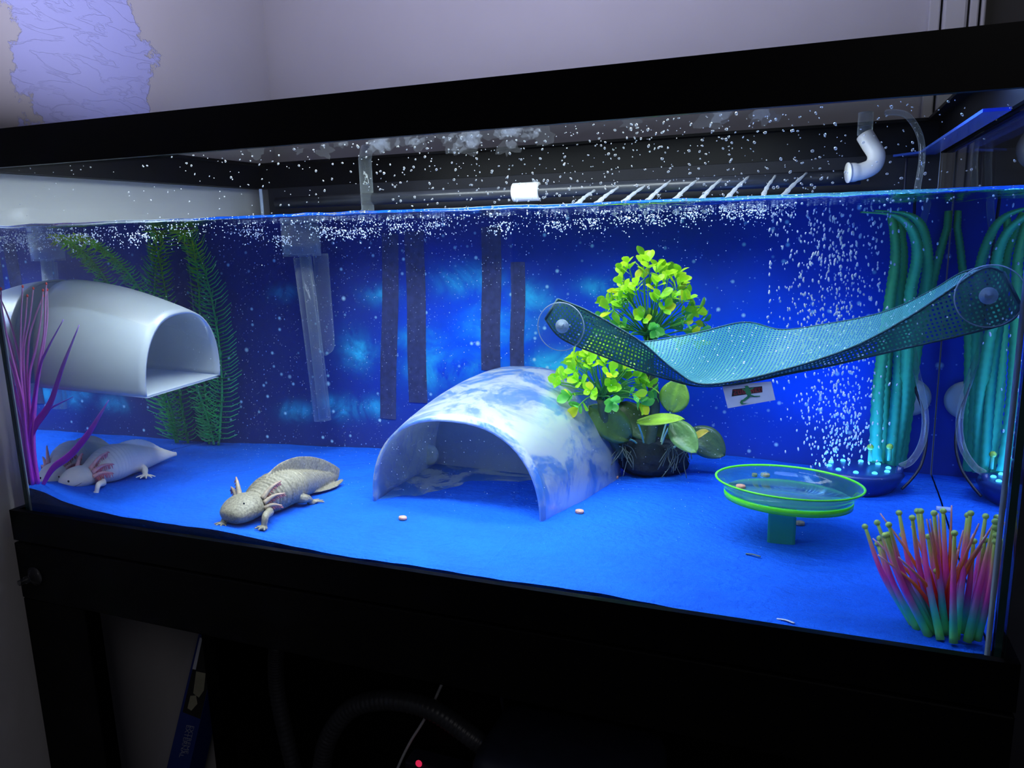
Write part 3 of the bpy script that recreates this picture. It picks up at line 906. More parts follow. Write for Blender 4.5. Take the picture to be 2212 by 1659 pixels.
axo_leg(m, [(.030, .150, .036), (.022, .135, .030), (.019, .126, GA + .001)], .0050, .0030, 4, .007)
rr_ = wz(314, 1027, GA + .0020)
axo_leg(m, [(.060, .250, .036), (.074, .254, .034), rr_.lerp(Vector((.074, .254, .034)), .45), rr_], .0078, .0042, 5, .0225, 2.0)
axo_leg(m, [(.046, .25, .036), (.030, .262, .032), (.022, .268, GA + .001)], .0056, .0032, 5, .009)
wb_ = remeshed('body', m, MT['white_skin'], wa, .0011)
face(wb_, wa, (148, 1040), [(126, 1046), (136, 1052), (150, 1053), (165, 1049), (176, 1043)], .0018)
sc_, fc_ = (.90, .46, .44), (.80, .22, .26)
for b_, t_ in (((.050, .134, .0540), (.070, .163, .0770)), ((.054, .132, .0490), (.078, .158, .0600)), ((.055, .131, .0430), (.080, .153, .0470)),
               ((.0225, .136, .0530), (.0150, .166, .070)), ((.020, .135, .0480), (.0125, .160, .054)), ((.020, .134, .0420), (.012, .154, .043))):
    axo_gill(wa, b_, t_, MT['pink_gill'], sc_, fc_, 22, .0100, (0.3, .3, 0.8), .0042)
eye(wa, (.0105, .104, .0430), .0018)

# grey axolotl facing the viewer near the front pane
GB = 0.0225
ga = thing('axolotl', (0.38, 0.15, GB), 'grey-brown speckled axolotl on the blue sand left of the dome', 'axolotl')
m = MB()
axo_body(m, [(.3530, .0290, .0330, .006, .004), (.3540, .0335, .0345, .0180, .0095), (.3565, .0440, .0375, .0250, .0140), (.3600, .0580, .0410, .0275, .0172), (.3635, .0720, .0425, .0260, .0172),
             (.3665, .0860, .0425, .0215, .0165), (.3690, .0990, .0450, .0240, .0195), (.3715, .120, .0475, .0285, .0230), (.3740, .147, .0490, .0300, .0245), (.3765, .174, .0480, .0270, .0230),
             (.3785, .200, .0455, .0205, .0205), (.3810, .224, .0430, .0150, .0185), (.3850, .252, .0400, .0100, .0150), (.3890, .279, .0370, .0060, .0110), (.3930, .305, .035, .0030, .006)], .075, .32, .72, .0070)
fin = cr([(.370, .12, .067), (.373, .155, .0730), (.377, .195, .0720), (.380, .225, .0670), (.385, .255, .060), (.390, .285, .050), (.395, .310, .039)], 6)
nf_ = len(fin)
m.tube(fin, [(0.0018 + .0006 * math.sin(i), .003 + .0115 * math.sin(math.pi * (.08 + .80 * i / (nf_ - 1))) ** .9) for i in range(nf_)], 10, up=(.0, 0, 1))
fin2 = cr([(.384, .215, .030), (.392, .245, .029), (.399, .275, .029), (.402, .305, .031)], 6)
m.tube(fin2, [(.008 * math.sin(math.pi * (.1 + .8 * i / 18)), .0016) for i in range(len(fin2))], 10, up=(0.2, 0, 1))
f1 = wz(570, 1140, GB + .001)
axo_leg(m, [(.380, .090, .036), (.394, .078, .036), f1 + Vector((.001, .006, .014)), f1], .0075, .0042, 4, .0140, 2.2)
f2 = wz(482, 1131, GB + .001)
axo_leg(m, [(.350, .078, .036), (.338, .062, .030), f2 + Vector((0, .006, .004)), f2], .0068, .0040, 4, .015, 1.8)
f3 = wz(672, 1085, GB + .003)
axo_leg(m, [(.390, .165, .035), (.404, .166, .035), f3.lerp(Vector((.404, .166, .035)), .4) + Vector((0, 0, .003)), f3], .0082, .0044, 5, .0225, 1.8)
axo_leg(m, [(.368, .178, .036), (.352, .180, .031), (.342, .174, GB + .001)], .006, .0035, 5, .010)
gb_ = remeshed('body', m, MT['grey_skin'], ga, .0009)
face(gb_, ga, (527, 1088), [(478, 1117), (492, 1124), (510, 1123), (528, 1117), (543, 1107)], .0014)
gs, gf = (.33, .26, .20), (.42, .15, .15)
for b_, t_ in (((.383, .080, .0520), (.401, .106, .0720)), ((.386, .078, .0470), (.410, .098, .0580)), ((.386, .077, .0410), (.408, .090, .0430)),
               ((.346, .082, .0520), (.334, .098, .0730)), ((.343, .081, .047), (.323, .100, .058)), ((.343, .079, .041), (.323, .093, .043))):
    axo_gill(ga, b_, t_, MT['grey_gill'], gs, gf, 16, .0095, (.6, .3, .3), .0046)
eye(ga, (.3372, .053, .0460), .0014)

# ------------------------------------------------------------------ purple plant, left front corner
pp = thing('purple_plant', wy(80, 1050, .03), 'purple plastic plant with red-tipped stalks in the left front corner', 'plant')
PC = grad([(0, (.48, .03, .62)), (.35, (.62, .10, .58)), (.7, (.62, .24, .55)), (1, (.66, .30, .52))])
stalks = [([(72, 1048), (57, 960), (50, 860), (44, 790), (45, 700), (49, 619)], .022, .03), ([(74, 1048), (60, 950), (47, 850), (47, 760), (55, 690), (59, 639)], .026, .045),
          ([(76, 1048), (62, 960), (56, 870), (51, 760), (64, 690), (72, 623)], .03, .05), ([(78, 1048), (66, 940), (58, 840), (62, 740), (74, 690), (93, 639)], .034, .07),
          ([(80, 1048), (68, 930), (63, 820), (78, 750), (88, 690), (93, 627)], .03, .06), ([(82, 1048), (72, 950), (76, 860), (83, 790), (95, 720), (98, 650), (100, 613)], .028, .05),
          ([(84, 1048), (74, 960), (79, 850), (93, 760), (102, 690), (102, 626)], .033, .065), ([(70, 1048), (57, 950), (50, 870), (36, 810), (16, 730), (4, 665), (2, 624)], .02, .0125)]
for pts, ya, yb in stalks:
    P = cr([wy(x, y, ya + (yb - ya) * i / (len(pts) - 1)) for i, (x, y) in enumerate(pts)], 6); n = len(P)
    for q in P: q.x = max(q.x, .0112)
    s_ = obj('stalk', MB().tube(P, [.0030 * (1 - .62 * i / (n - 1)) for i in range(n)], 8, PC), MT['attr'], pp)
    obj('tip', MB().ball(P[-1], (.0019, .0019, .0022), 8, 6, (.90, .03, .03)), MT['attr'], s_, label='red bead tip')
BC = grad([(0, (.55, .02, .75)), (.5, (.36, .01, .56)), (.8, (.26, .06, .55)), (1, (.36, .18, .60))])
for pts, ya, yb, wd in (([(82, 1048), (64, 965), (76, 920), (108, 872), (136, 790), (171, 702)], .03, .035, .0062), ([(80, 1048), (62, 970), (68, 900), (84, 800), (102, 755), (137, 690)], .026, .04, .0034),
                        ([(90, 1052), (114, 1012), (152, 983), (190, 938), (214, 900), (235, 864)], .033, .03, .0052), ([(82, 1045), (66, 955), (86, 905), (110, 882), (158, 857)], .03, .06, .0024)):
    P = cr([wy(x, y, ya + (yb - ya) * i / (len(pts) - 1)) for i, (x, y) in enumerate(pts)], 7); n = len(P)
    for q in P: q.x = max(q.x, .0112)
    obj('blade', MB().tube(P, [(wd * (math.sin(math.pi * (.18 + .82 * i / (n - 1))) ** .8 + .02), .0011) for i in range(n)], 8, BC, up=(.2, 1, 0)), MT['attr'], pp)

# ------------------------------------------------------------------ fern in the back left corner
fp = thing('plastic_fern', wy(470, 960, .535), 'tall green feathery plastic fern in the back left corner', 'plant')
FC = grad([(0, (.10, .72, .32)), (.6, (.09, .75, .26)), (.82, (.30, .85, .08)), (1, (.75, .95, .04))])


def frond(pts, nl, ln, rise=.45):
    P = cr(pts, 10); n = len(P)
    s_ = obj('frond', MB().tube(P, [.0024 * (1 - .5 * i / (n - 1)) for i in range(n)], 7, FC), MT['fern'], fp)
    m = MB()
    for k in range(nl):
        t = .02 + .97 * k / nl; f = t * (n - 1); i = min(int(f), n - 2)
        p = P[i].lerp(P[i + 1], f - i); d = (P[i + 1] - P[i]).normalized()
        for s in (-1, 1):
            for lay in (0, 1):
                a = rnd.uniform(-.35, .35) + lay * 1.4
                sd = Vector((math.cos(a) * s, -math.sin(a) * .6, 0)); sd = (sd - d * sd.dot(d)).normalized()
                L = ln * (.75 + .3 * math.sin(math.pi * min(1, t + .25))) * rnd.uniform(.85, 1.1)
                q1 = p + sd * L * .55 + d * L * .15; q2 = p + sd * L + d * L * rise
                m.tube([p, q1, q2], [.0011, .0010, .0005], 4, tuple(x * rnd.uniform(.85, 1.15) for x in FC(t)))
    o = obj('needles', m, MT['fern'], s_); o['kind'] = 'stuff'


frond([wy(472, 962, .535), wy(479, 860, .53), wy(477, 790, .53), wy(470, 720, .53), wy(456, 640, .53), wy(437, 570, .53), wy(408, 507, .53), wy(398, 497, .51)], 62, .034)
frond([wy(452, 962, .54), wy(447, 880, .535), wy(437, 790, .53), wy(432, 700, .53), wy(428, 600, .53), wy(415, 520, .52)], 46, .026)
frond([wy(462, 960, .53), wy(440, 880, .51), wy(388, 740, .445), wy(314, 640, .370), wy(262, 572, .315), wy(212, 530, .262), wy(158, 504, .205)], 64, .024)

# ------------------------------------------------------------------ tall serrated grass plant, back right
gp = thing('grass_plant', wy(1920, 1000, .52), 'tall green plastic grass with toothed ribbon leaves in the back right corner', 'plant')
GC = grad([(0, (.05, .62, .36)), (.4, (.07, .62, .24)), (1, (.14, .58, .10))])
for pts, ya, yb, wd in (([(1890, 1005), (1896, 860), (1906, 768), (1922, 650), (1934, 560), (1932, 500), (1926, 468)], .50, .49, .0080),
                        ([(1922, 1005), (1935, 860), (1941, 770), (1944, 650), (1952, 560), (1946, 500), (1937, 466)], .51, .50, .0065),
                        ([(1930, 1005), (1950, 880), (1960, 770), (1966, 640), (1981, 560), (1976, 510), (1956, 480), (1925, 464), (1860, 458)], .52, .44, .0080),
                        ([(1940, 1005), (1957, 880), (1972, 780), (1992, 660), (2004, 580), (2000, 520), (1985, 480), (1950, 460), (1890, 455)], .53, .47, .0075),
                        ([(1946, 1005), (1968, 850), (1988, 720), (2012, 620), (2032, 540), (2050, 480), (2060, 455)], .535, .552, .0062),
                        ([(1908, 1005), (1912, 860), (1922, 720), (1938, 620), (1946, 520), (1956, 470)], .53, .53, .0070),
                        ([(1902, 1005), (1905, 880), (1912, 790), (1924, 700), (1936, 620)], .545, .545, .0095)):
    P = cr([wy(x, y, ya + (yb - ya) * i / (len(pts) - 1)) for i, (x, y) in enumerate(pts)], 14); n = len(P)
    for q in P: q.x = min(q.x, 1.186); q.z = min(q.z, .400)
    m = MB(); vs = []; cs = []; fs = []
    for i, p in enumerate(P):
        d = (P[min(i + 1, n - 1)] - P[max(i - 1, 0)]).normalized()
        sd = Vector((1, -.35, 0)); sd = (sd - d * sd.dot(d)).normalized(); nn = d.cross(sd)
        w_ = wd * (1 - .35 * i / (n - 1)) * (1 + (.13 if i % 2 else -.05))
        c = GC(i / (n - 1))
        vs += [p - sd * w_, p + nn * .0011, p + sd * w_, p - nn * .0011]; cs += [c, lerp(c, (.1, .7, .5), .25), c, c]
    for i in range(n - 1):
        for k in range(4): fs.append((i * 4 + k, i * 4 + (k + 1) % 4, (i + 1) * 4 + (k + 1) % 4, (i + 1) * 4 + k))
    m.add(vs, fs, cs)
    obj('ribbon_leaf', m, MT['attr'], gp)
for x, y in ((1922, 965), (1880, 966)):
    p = wy(x, y, .485); q = wy(x - 1, y + 30, .485)
    b_ = obj('bud', MB().tube([q, p], [.0026, .0022], 8, (.10, .62, .35)).ball(p, .0042, 10, 7, (.42, .72, .10)), MT['attr'], gp)

# ------------------------------------------------------------------ rainbow anemone, right front corner
an = thing('plastic_anemone', wz(2060, 1370, .011), 'rainbow plastic anemone with ball-tipped tentacles in the right front corner', 'plant')


def zp(x, y): return 1860 + x / 5.185, 1080 + y / 5.185


bases = [(600, 1420), (635, 1455), (755, 1525), (770, 1500), (805, 1495), (780, 1345), (840, 1450), (890, 1565), (905, 1400), (945, 1505), (1020, 1485), (1035, 1600), (1060, 1560), (1130, 1485), (1185, 1445), (1190, 1585), (1215, 1560), (1300, 1565)]
tips = [(43, 298), (185, 492), (208, 430), (180, 255), (270, 395), (300, 388), (310, 278), (425, 145), (462, 390), (573, 200), (630, 125), (668, 125), (750, 412), (815, 385), (817, 148), (845, 800), (920, 125), (1047, 372),
        (1195, 172), (1228, 150), (1262, 462), (1388, 448), (1440, 187), (1502, 242), (1502, 308), (1562, 400), (1550, 470)]
TC = grad([(0, (.30, .90, .12)), (.10, (.08, .80, .30)), (.22, (.05, .60, .60)), (.36, (.45, .24, .62)), (.48, (.88, .06, .50)), (.66, (.98, .16, .42)), (.80, (.95, .42, .26)), (.90, (.66, .82, .16)), (1, (.62, .90, .18))])
for k, (tx, ty) in enumerate(tips):
    bx_, by_ = bases[min(len(bases) - 1, int(k * len(bases) / len(tips)))]
    yb = .018 + (1600 - by_) / 260 * .055
    yt = max(.014, yb + rnd.uniform(-.012, .03) + (.012 if ty < 200 else -.004))
    B0 = wy(*zp(bx_, by_), yb); T0 = wy(*zp(tx, ty), yt)
    B0.x = min(B0.x, 1.187); T0.x = min(T0.x, 1.187)
    mid = B0.lerp(T0, .5); out = Vector((mid.x - 1.16, 0, 0)) * .10
    mid = mid + out + Vector((rnd.uniform(-.002, .002), rnd.uniform(-.002, .002), 0)); mid.x = min(mid.x, 1.187); mid.y = max(mid.y, .0125)
    P = cr([B0, mid, T0], 8); n = len(P)
    off = rnd.uniform(-.06, .06)
    s_ = obj('tentacle', MB().tube(P, [.0037 * (1 - .60 * (i / (n - 1))) for i in range(n)], 9, lambda t, o=off: TC(max(0, min(1, t + o * math.sin(math.pi * t))))), MT['attr'], an)
    obj('ball_tip', MB().ball(T0, .0029, 10, 7, (.50, .74, .16)), MT['attr'], s_)
SCg = grad([(0, (.80, .005, .05)), (.25, (.95, .01, .05)), (.5, (1., .20, .02)), (.75, (1., .36, .22)), (1, (.95, .50, .60))])
for k, (tx, ty) in enumerate([(215, 150), (190, 615), (130, 430), (560, 290), (735, 215), (775, 215), (865, 150), (1015, 60), (1145, 340), (1320, 265), (1400, 400), (1610, 250), (1260, 380), (1355, 520), (1090, 560), (640, 600), (420, 640), (330, 560)]):
    B0 = wy(*zp(930 + rnd.uniform(-50, 60), 1345), .045 + rnd.uniform(-.008, .008)); T0 = wy(*zp(tx, ty), .035 + rnd.uniform(-.012, .03))
    T0.x = min(T0.x, 1.188)
    mid = B0.lerp(T0, .5) + Vector(((1.155 - B0.lerp(T0, .5).x) * .12, 0, .004))
    P = cr([B0, mid, T0], 7); n = len(P)
    obj('spine', MB().tube(P, [.0026 * (1 - .72 * i / (n - 1)) for i in range(n)], 6, SCg), MT['attr'], an)

# ------------------------------------------------------------------ bushy plants in the middle: trunk, sprigs, leaves
UL = []
for c0, c1 in (((.36, .86, .02), (.62, .92, .03)), ((.24, .78, .03), (.46, .86, .03)), ((.10, .60, .12), (.20, .70, .10)), ((.70, .86, .02), (.85, .84, .05))):
    m = MB(); nu, nv = 8, 4

    def lf_(u, v):
        wdt = .31 * math.sin(math.pi * min(1, u ** 1.35)) ** .75 + .025
        s = (v - .5) * 2
        return (s * wdt, u, .16 * s * s * wdt + .14 * math.sin(u * 2.4) * u)
    m.grid(lf_, nu, nv, lambda u, v, a=c0, b=c1: lerp(a, b, u * .7 + .3 * abs(v - .5) * 2))
    me = m.mesh('leaf', MT['leaf'])
    UL.append(me)


def bush(root, base, rx, ry, rz, ns, nl, size, low):
    base = Vector(base)
    for k in range(ns):
        # even spread over the upper dome
        g = (k + .5) / ns; ph = k * 2.39996 + rnd.uniform(-.2, .2)
        ze = low + (1 - low) * (1 - g) ** .9
        rr = math.sqrt(max(0, 1 - ze * ze)) if ze > 0 else 1.0
        T0 = base + Vector((rx * rr * math.cos(ph), ry * rr * math.sin(ph), rz * ze)) * rnd.uniform(.82, 1.04)
        st_ = base + Vector((rnd.uniform(-.006, .006), rnd.uniform(-.005, .005), rnd.uniform(-.004, .006)))
        md = st_.lerp(T0, .5) + Vector((0, 0, .006)) + Vector((T0.x - base.x, T0.y - base.y, 0)) * .12
        P = cr([st_, md, T0], 5); n = len(P)
        sp = obj('sprig', MB().tube(P, [.0011 * (1 - .4 * i / (n - 1)) for i in range(n)], 5, grad([(0, (.05, .30, .12)), (1, (.22, .60, .05))])), MT['leaf'], root)
        d = (P[-1] - P[-2]).normalized()
        upf = max(0, min(1, (T0.z - base.z) / rz))
        for j in range(nl):
            a = j * 2 * math.pi / nl + rnd.uniform(-.5, .5)
            sd = d.orthogonal().normalized(); sd.rotate(Quaternion(d, a))
            ld = (sd * rnd.uniform(.7, 1.1) + d * rnd.uniform(.35, .9)).normalized()
            up = (d - ld * d.dot(ld)).normalized(); xx = ld.cross(up)
            L = size * rnd.uniform(.75, 1.25)
            pick = 0 if upf > .55 else (1 if upf > .25 else 2)
            if rnd.random() < .25: pick = rnd.choice((0, 1, 3))
            if T0.y > base.y + ry * .4: pick = min(2, pick + 1) if pick != 3 else 1
            o = bpy.data.objects.new('leaf', UL[pick]); COL.objects.link(o); o.parent = sp
            Mx = Matrix.Identity(4)
            pos = P[-1 - (j % 3)] - Vector(root.location)
            for i in range(3):
                Mx[i][0] = xx[i] * L; Mx[i][1] = ld[i] * L; Mx[i][2] = up[i] * L; Mx[i][3] = pos[i]
            o.matrix_local = Mx


t1b = wy(1402, 728, .43)
b1 = thing('bushy_plant', (t1b.x, .43, .04), 'taller bright green bushy plastic plant, its round crown above the hammock', 'plant')
obj('trunk', MB().tube(cr([wy(1398, 985, .445), wy(1415, 880, .44), wy(1402, 790, .435), t1b], 6), [.010, .009, .008, .0075, .007, .007, .007, .007, .007, .007, .007, .007, .007, .007, .007, .008, .008, .007, .005], 10), MT['trunk'], b1)
bush(b1, t1b, .073, .064, .106, 58, 5, .0165, -.15)
t2b = wy(1300, 862, .40)
b2 = thing('bushy_plant', (t2b.x, .40, .04), 'shorter bright green bushy plastic plant under the left end of the hammock', 'plant')
obj('trunk', MB().tube(cr([wy(1345, 985, .43), wy(1310, 920, .41), t2b], 6), .007, 10), MT['trunk'], b2)
bush(b2, t2b, .070, .060, .080, 52, 5, .0165, -.12)

# anubias-like plant on dark moss
av = thing('broad_leaf_plant', wy(1405, 995, .46), 'dark green broad-leaved plant on a mossy clump behind the dome hide', 'plant')
mm = MB(); c_ = wy(1405, 985, .46)
mm.ball(c_, (.055, .035, .030), 22, 14)
mm.v = [tuple(Vector(v) + (Vector(v) - c_).normalized() * .009 * noise.noise(Vector(v) * 70)) for v in mm.v]
obj('moss_clump', mm, MT['moss'], av)


def broad(base, tip, wd, Y0, Y1, c0, c1, curl=.12, tilt=(0, -1, .4)):
    A = wy(*base, Y0); B_ = wy(*tip, Y1); d = (B_ - A); L = d.length; d.normalize()
    up = Vector(tilt); up = (up - d * up.dot(d)).normalized(); sd = d.cross(up)
    m = MB()

    def f(u, v):
        s = (v - .5) * 2; w_ = wd * (math.sin(math.pi * min(1, u * .98 + .02)) ** .62) * (1.0 - .18 * u)
        return A + d * (L * u) + sd * (s * w_) + up * (curl * L * math.sin(math.pi * u) * .6 - abs(s) * -.003 + .0015 * math.cos(s * 9) * (1 - u))
    m.grid(f, 14, 8, lambda u, v: lerp(c0, c1, .4 * u + .6 * abs(v - .5) * 2 if abs(v - .5) > .07 else .9))
    o = obj('leaf', m, MT['anubias'], av)
    s = o.modifiers.new('s', 'SOLIDIFY'); s.thickness = .0009
    r_ = wy(1405 + (base[0] - 1405) * .35, 985, .455)
    obj('leaf_stem', MB().tube(cr([r_, (r_ + A) / 2 + Vector((0, 0, .006)), A], 5), .0014, 6, (.5, .9, .6)), MT['anubias'], av)


DK, MD, BR, YL = (.075, .15, .05), (.13, .28, .07), (.26, .50, .05), (.50, .46, .07)
broad((1449, 889), (1470, 818), .0225, .43, .43, MD, BR)
broad((1378, 914), (1480, 908), .0120, .40, .38, BR, (.30, .52, .05), .05, (0, -.6, .8))
broad((1452, 912), (1506, 980), .0185, .41, .39, MD, (.14, .30, .08))
broad((1492, 955), (1534, 934), .0105, .42, .41, YL, (.48, .38, .07), .1, (0, -.5, .9))
broad((1360, 948), (1270, 876), .0250, .42, .40, DK, (.07, .15, .03))
broad((1402, 948), (1340, 868), .0230, .45, .46, DK, (.06, .12, .04))
broad((1490, 930), (1566, 985), .0230, .45, .45, DK, (.05, .10, .06))
broad((1440, 960), (1405, 900), .0160, .47, .47, DK, DK)
rts = MB()
for k in range(26):
    x = rnd.choice((1345, 1350, 1360, 1450, 1462, 1475)) + rnd.uniform(-14, 14)
    p = wy(x, rnd.uniform(950, 975), .42); q = p + Vector((rnd.uniform(-.02, .02), rnd.uniform(-.012, .01), -rnd.uniform(.02, .04)))
    rts.tube(cr([p, p.lerp(q, .5) + Vector((rnd.uniform(-.008, .008), 0, .004)), q], 4), .0006, 5)
o = obj('roots', rts, MT['root'], av); o['kind'] = 'stuff'

# ------------------------------------------------------------------ netting hammock hung from the front glass
hm = thing('hammock', (.98, .05, .26), 'teal netting hammock slung from two clear suction cups', 'hammock')
RAW = [((1178, 690, .0205), (1205, 646, .0205), (1207, 650, .0235)), ((1215, 732, .0210), (1262, 668, .0210), (1262, 688, .030)), ((1300, 768, .024), (1328, 704, .022), (1330, 724, .055)),
       ((1382, 800, .033), (1388, 741, .025), (1392, 738, .11)), ((1450, 821, .048), (1452, 796, .036), (1505, 719, .17)), ((1512, 834, .055), (1510, 829, .045), (1609, 696, .235)),
       ((1600, 828, .057), (1600, 821, .050), (1690, 712, .245)), ((1700, 808, .057), (1700, 797, .050), (1790, 699, .235)), ((1792, 790, .047), (1782, 772, .040), (1880, 682, .19)),
       ((1882, 769, .036), (1862, 741, .030), (1950, 659, .135)), ((1985, 745, .024), (1962, 686, .022), (2022, 622, .085)), ((2085, 722, .0200), (2050, 628, .0200), (2076, 590, .040)),
       ((2182, 694, .0200), (2125, 580, .0205), (2130, 578, .0230)), ((2206, 655, .0200), (2168, 588, .0200), (2170, 590, .0220))]
F_ = cr([wy(*r[0]) for r in RAW], 8); M_ = cr([wy(*r[1]) for r in RAW], 8); K_ = cr([wy(*r[2]) for r in RAW], 8)
for L_ in (F_, M_, K_):
    for q in L_: q.x = min(q.x, 1.1875)


def net_sheet(A, B_, bulge, nv, name):
    n = len(A); m = MB(); uv = []; s = 0
    vs = []
    for i in range(n):
        if i: s += ((A[i] + B_[i]) / 2 - (A[i - 1] + B_[i - 1]) / 2).length
        wd = (B_[i] - A[i]).length
        for j in range(nv + 1):
            t = j / nv; p = A[i].lerp(B_[i], t) + Vector((0, 0, -bulge * wd * math.sin(math.pi * t))) + Vector((0, 0, .0012 * math.sin(s * 55 + t * 5) * math.sin(math.pi * t)))
            vs.append(p); uv.append((s / .0036 * 2 * math.pi, t * max(wd, .02) / .0036 * 2 * math.pi))
    w_ = nv + 1
    fs = [(i * w_ + j, (i + 1) * w_ + j, (i + 1) * w_ + j + 1, i * w_ + j + 1) for i in range(n - 1) for j in range(nv)]
    m.add(vs, fs)
    o = obj(name, m, MT['net'], hm)
    ul = o.data.uv_layers.new(name='UVMap')
    li = [0] * len(o.data.loops); o.data.loops.foreach_get('vertex_index', li)
    ul.data.foreach_set('uv', [x for v in li for x in uv[v]])
    return o


net_sheet(M_, K_, .10, 14, 'netting_bed')
net_sheet(F_, M_, -.02, 10, 'netting_flap')
for L_, r in ((F_, .0011), (K_, .0009), (M_, .0010)):
    obj('hem', MB().tube(L_, r, 6), MT['hem'], hm)
obj('hem', MB().tube([F_[0], F_[0].lerp(M_[0], .5), M_[0]], .0014, 6), MT['hem'], hm)
obj('hem', MB().tube([F_[-1], F_[-1].lerp(M_[-1], .5), M_[-1]], .0014, 6), MT['hem'], hm)
for px_, py_, r in ((1211, 706, .0238), (2138, 640, .0250)):
    c = wy(px_, py_, .0096)
    c.x = min(c.x, 1.1905 - r) if px_ > 2000 else c.x
    Mx = Matrix.Translation(c) @ Matrix.Rotation(-math.pi / 2, 4, 'X')
    cup = obj('suction_cup', MB().lathe([(0, 0), (r, 0), (r * 1.01, .0006), (r * .6, .0012), (r * .3, .0018), (0, .0018)], 40, Mx), MT['cup'], hm)
    obj('cup_rim', MB().lathe([(r * .975, -.0002), (r * 1.012, -.0002), (r * 1.015, .0006), (r * .985, .0012)], 48, Mx, close=True), MT['knob'], cup)
    obj('nub', MB().lathe([(0, .0018), (.0035, .0018), (.0035, .0040), (.0064, .0046), (.0070, .0065), (.0058, .0090), (0, .0098)], 24, Mx), MT['knob'], cup)

# tag hanging from the front hem, with its printed gecko emblem
tA, tB, tC, tD = wy(1560, 832, .058), wy(1666, 824, .058), wy(1675, 864, .056), wy(1572, 882, .056)
tg = thing('hammock_tag', (tA + tB) / 2, 'small white tag with red letters and green gecko under the hammock', 'tag')


def tq(u, v, e=0.0): return tA.lerp(tB, u).lerp(tD.lerp(tC, u), v) + Vector((0, -e, 0))


def tpoly(pts, e):
    m = MB(); n = len(pts)
    m.add([tq(u, v, e) for u, v in pts] + [tq(u, v, e - .0003) for u, v in pts], [tuple(range(n)), tuple(reversed(range(n, 2 * n)))] + [(i, i + n, (i + 1) % n + n, (i + 1) % n) for i in range(n)])
    return m


obj('paper', tpoly([(0, 0), (1, 0), (1, 1), (0, 1)], .0002), MT['tag'], tg, False)
tx = MB()
tx = tpoly([(.19, .22), (.80, .20), (.78, .50), (.14, .52)], .0005)
obj('banner', tx, MT['tag_black'], tg, False)


def letter(ch, u0, v0, w_, h_):
    G = {'Z': ['111', '001', '010', '100', '111'], 'O': ['111', '101', '101', '101', '111'], 'M': ['101', '111', '111', '101', '101'], 'E': ['111', '100', '110', '100', '111'], 'D': ['110', '101', '101', '101', '110']}[ch]
    m = MB()
    for r, row in enumerate(G):
        for c, b_ in enumerate(row):
            if b_ == '1':
                a0 = u0 + w_ * c / 3; a1 = u0 + w_ * (c + 1.02) / 3; b0 = v0 + h_ * r / 5; b1_ = v0 + h_ * (r + 1.02) / 5
                q = tpoly([(a0, b0), (a1, b0), (a1, b1_), (a0, b1_)], .0008)
                m.add(q.v, q.f)
    return m


for ch, u0 in (('Z', .195), ('O', .285), ('O', .375), ('M', .545), ('E', .635), ('D', .715)):
    obj('letter', letter(ch, u0, .25, .07, .22), MT['tag_red'], tg, False)
gk = MB()
for poly in ([(.45, .12), (.51, .10), (.54, .18), (.50, .24), (.46, .20)], [(.455, .20), (.53, .20), (.555, .45), (.53, .62), (.47, .62), (.44, .42)], [(.47, .58), (.53, .60), (.46, .72), (.38, .80), (.33, .80), (.31, .74), (.36, .72)],
             [(.31, .74), (.34, .80), (.34, .88), (.46, .92), (.30, .93), (.28, .84)], [(.53, .26), (.62, .22), (.63, .26), (.54, .34)], [(.45, .28), (.40, .22), (.39, .26), (.44, .36)], [(.52, .52), (.60, .62), (.72, .66), (.72, .69), (.58, .67), (.50, .60)]):
    q = tpoly(poly, .0011); gk.add(q.v, q.f)
obj('gecko_print', gk, MT['tag_green'], tg, False)

# ------------------------------------------------------------------ feeding dish
DX, DY = 1.014, .272
fd = thing('feeding_dish', (DX, DY, .016), 'round clear acrylic feeding dish with fluorescent green edges on a stem', 'dish')
T_ = Matrix.Translation((DX, DY, 0)) @ Matrix.Rotation(math.radians(1.5), 4, 'Y')
obj('bowl', MB().lathe([(0, .0745), (.0660, .0745), (.0700, .0765), (.0735, .0830), (.0800, .0895), (.0815, .0890), (.0755, .0820), (.0714, .0750), (.0690, .0715), (0, .0715)], 64, T_, close=False), MT['dish'], fd)
obj('rim_edge', MB().lathe([(.0800, .0884), (.0822, .0884), (.0828, .0900), (.0816, .0907), (.0800, .0900)], 64, T_, close=True), MT['neon'], fd, label='fluorescent green rim edge')
obj('base_edge', MB().lathe([(.0690, .0670), (.0712, .0670), (.0716, .0742), (.0704, .0746), (.0695, .0720)], 64, T_, close=True), MT['neon'], fd, label='fluorescent green base edge')
obj('base_plate', MB().lathe([(0, .0752), (.0688, .0752), (.0688, .0760), (0, .0760)], 64, T_), MT['base_plate'], fd)
sm_ = MB(); sm_.box((DX - .018, DY - .012, .008), (DX + .013, DY + .012, .0710))
obj('stem', sm_, MT['stem'], fd, False, .003)

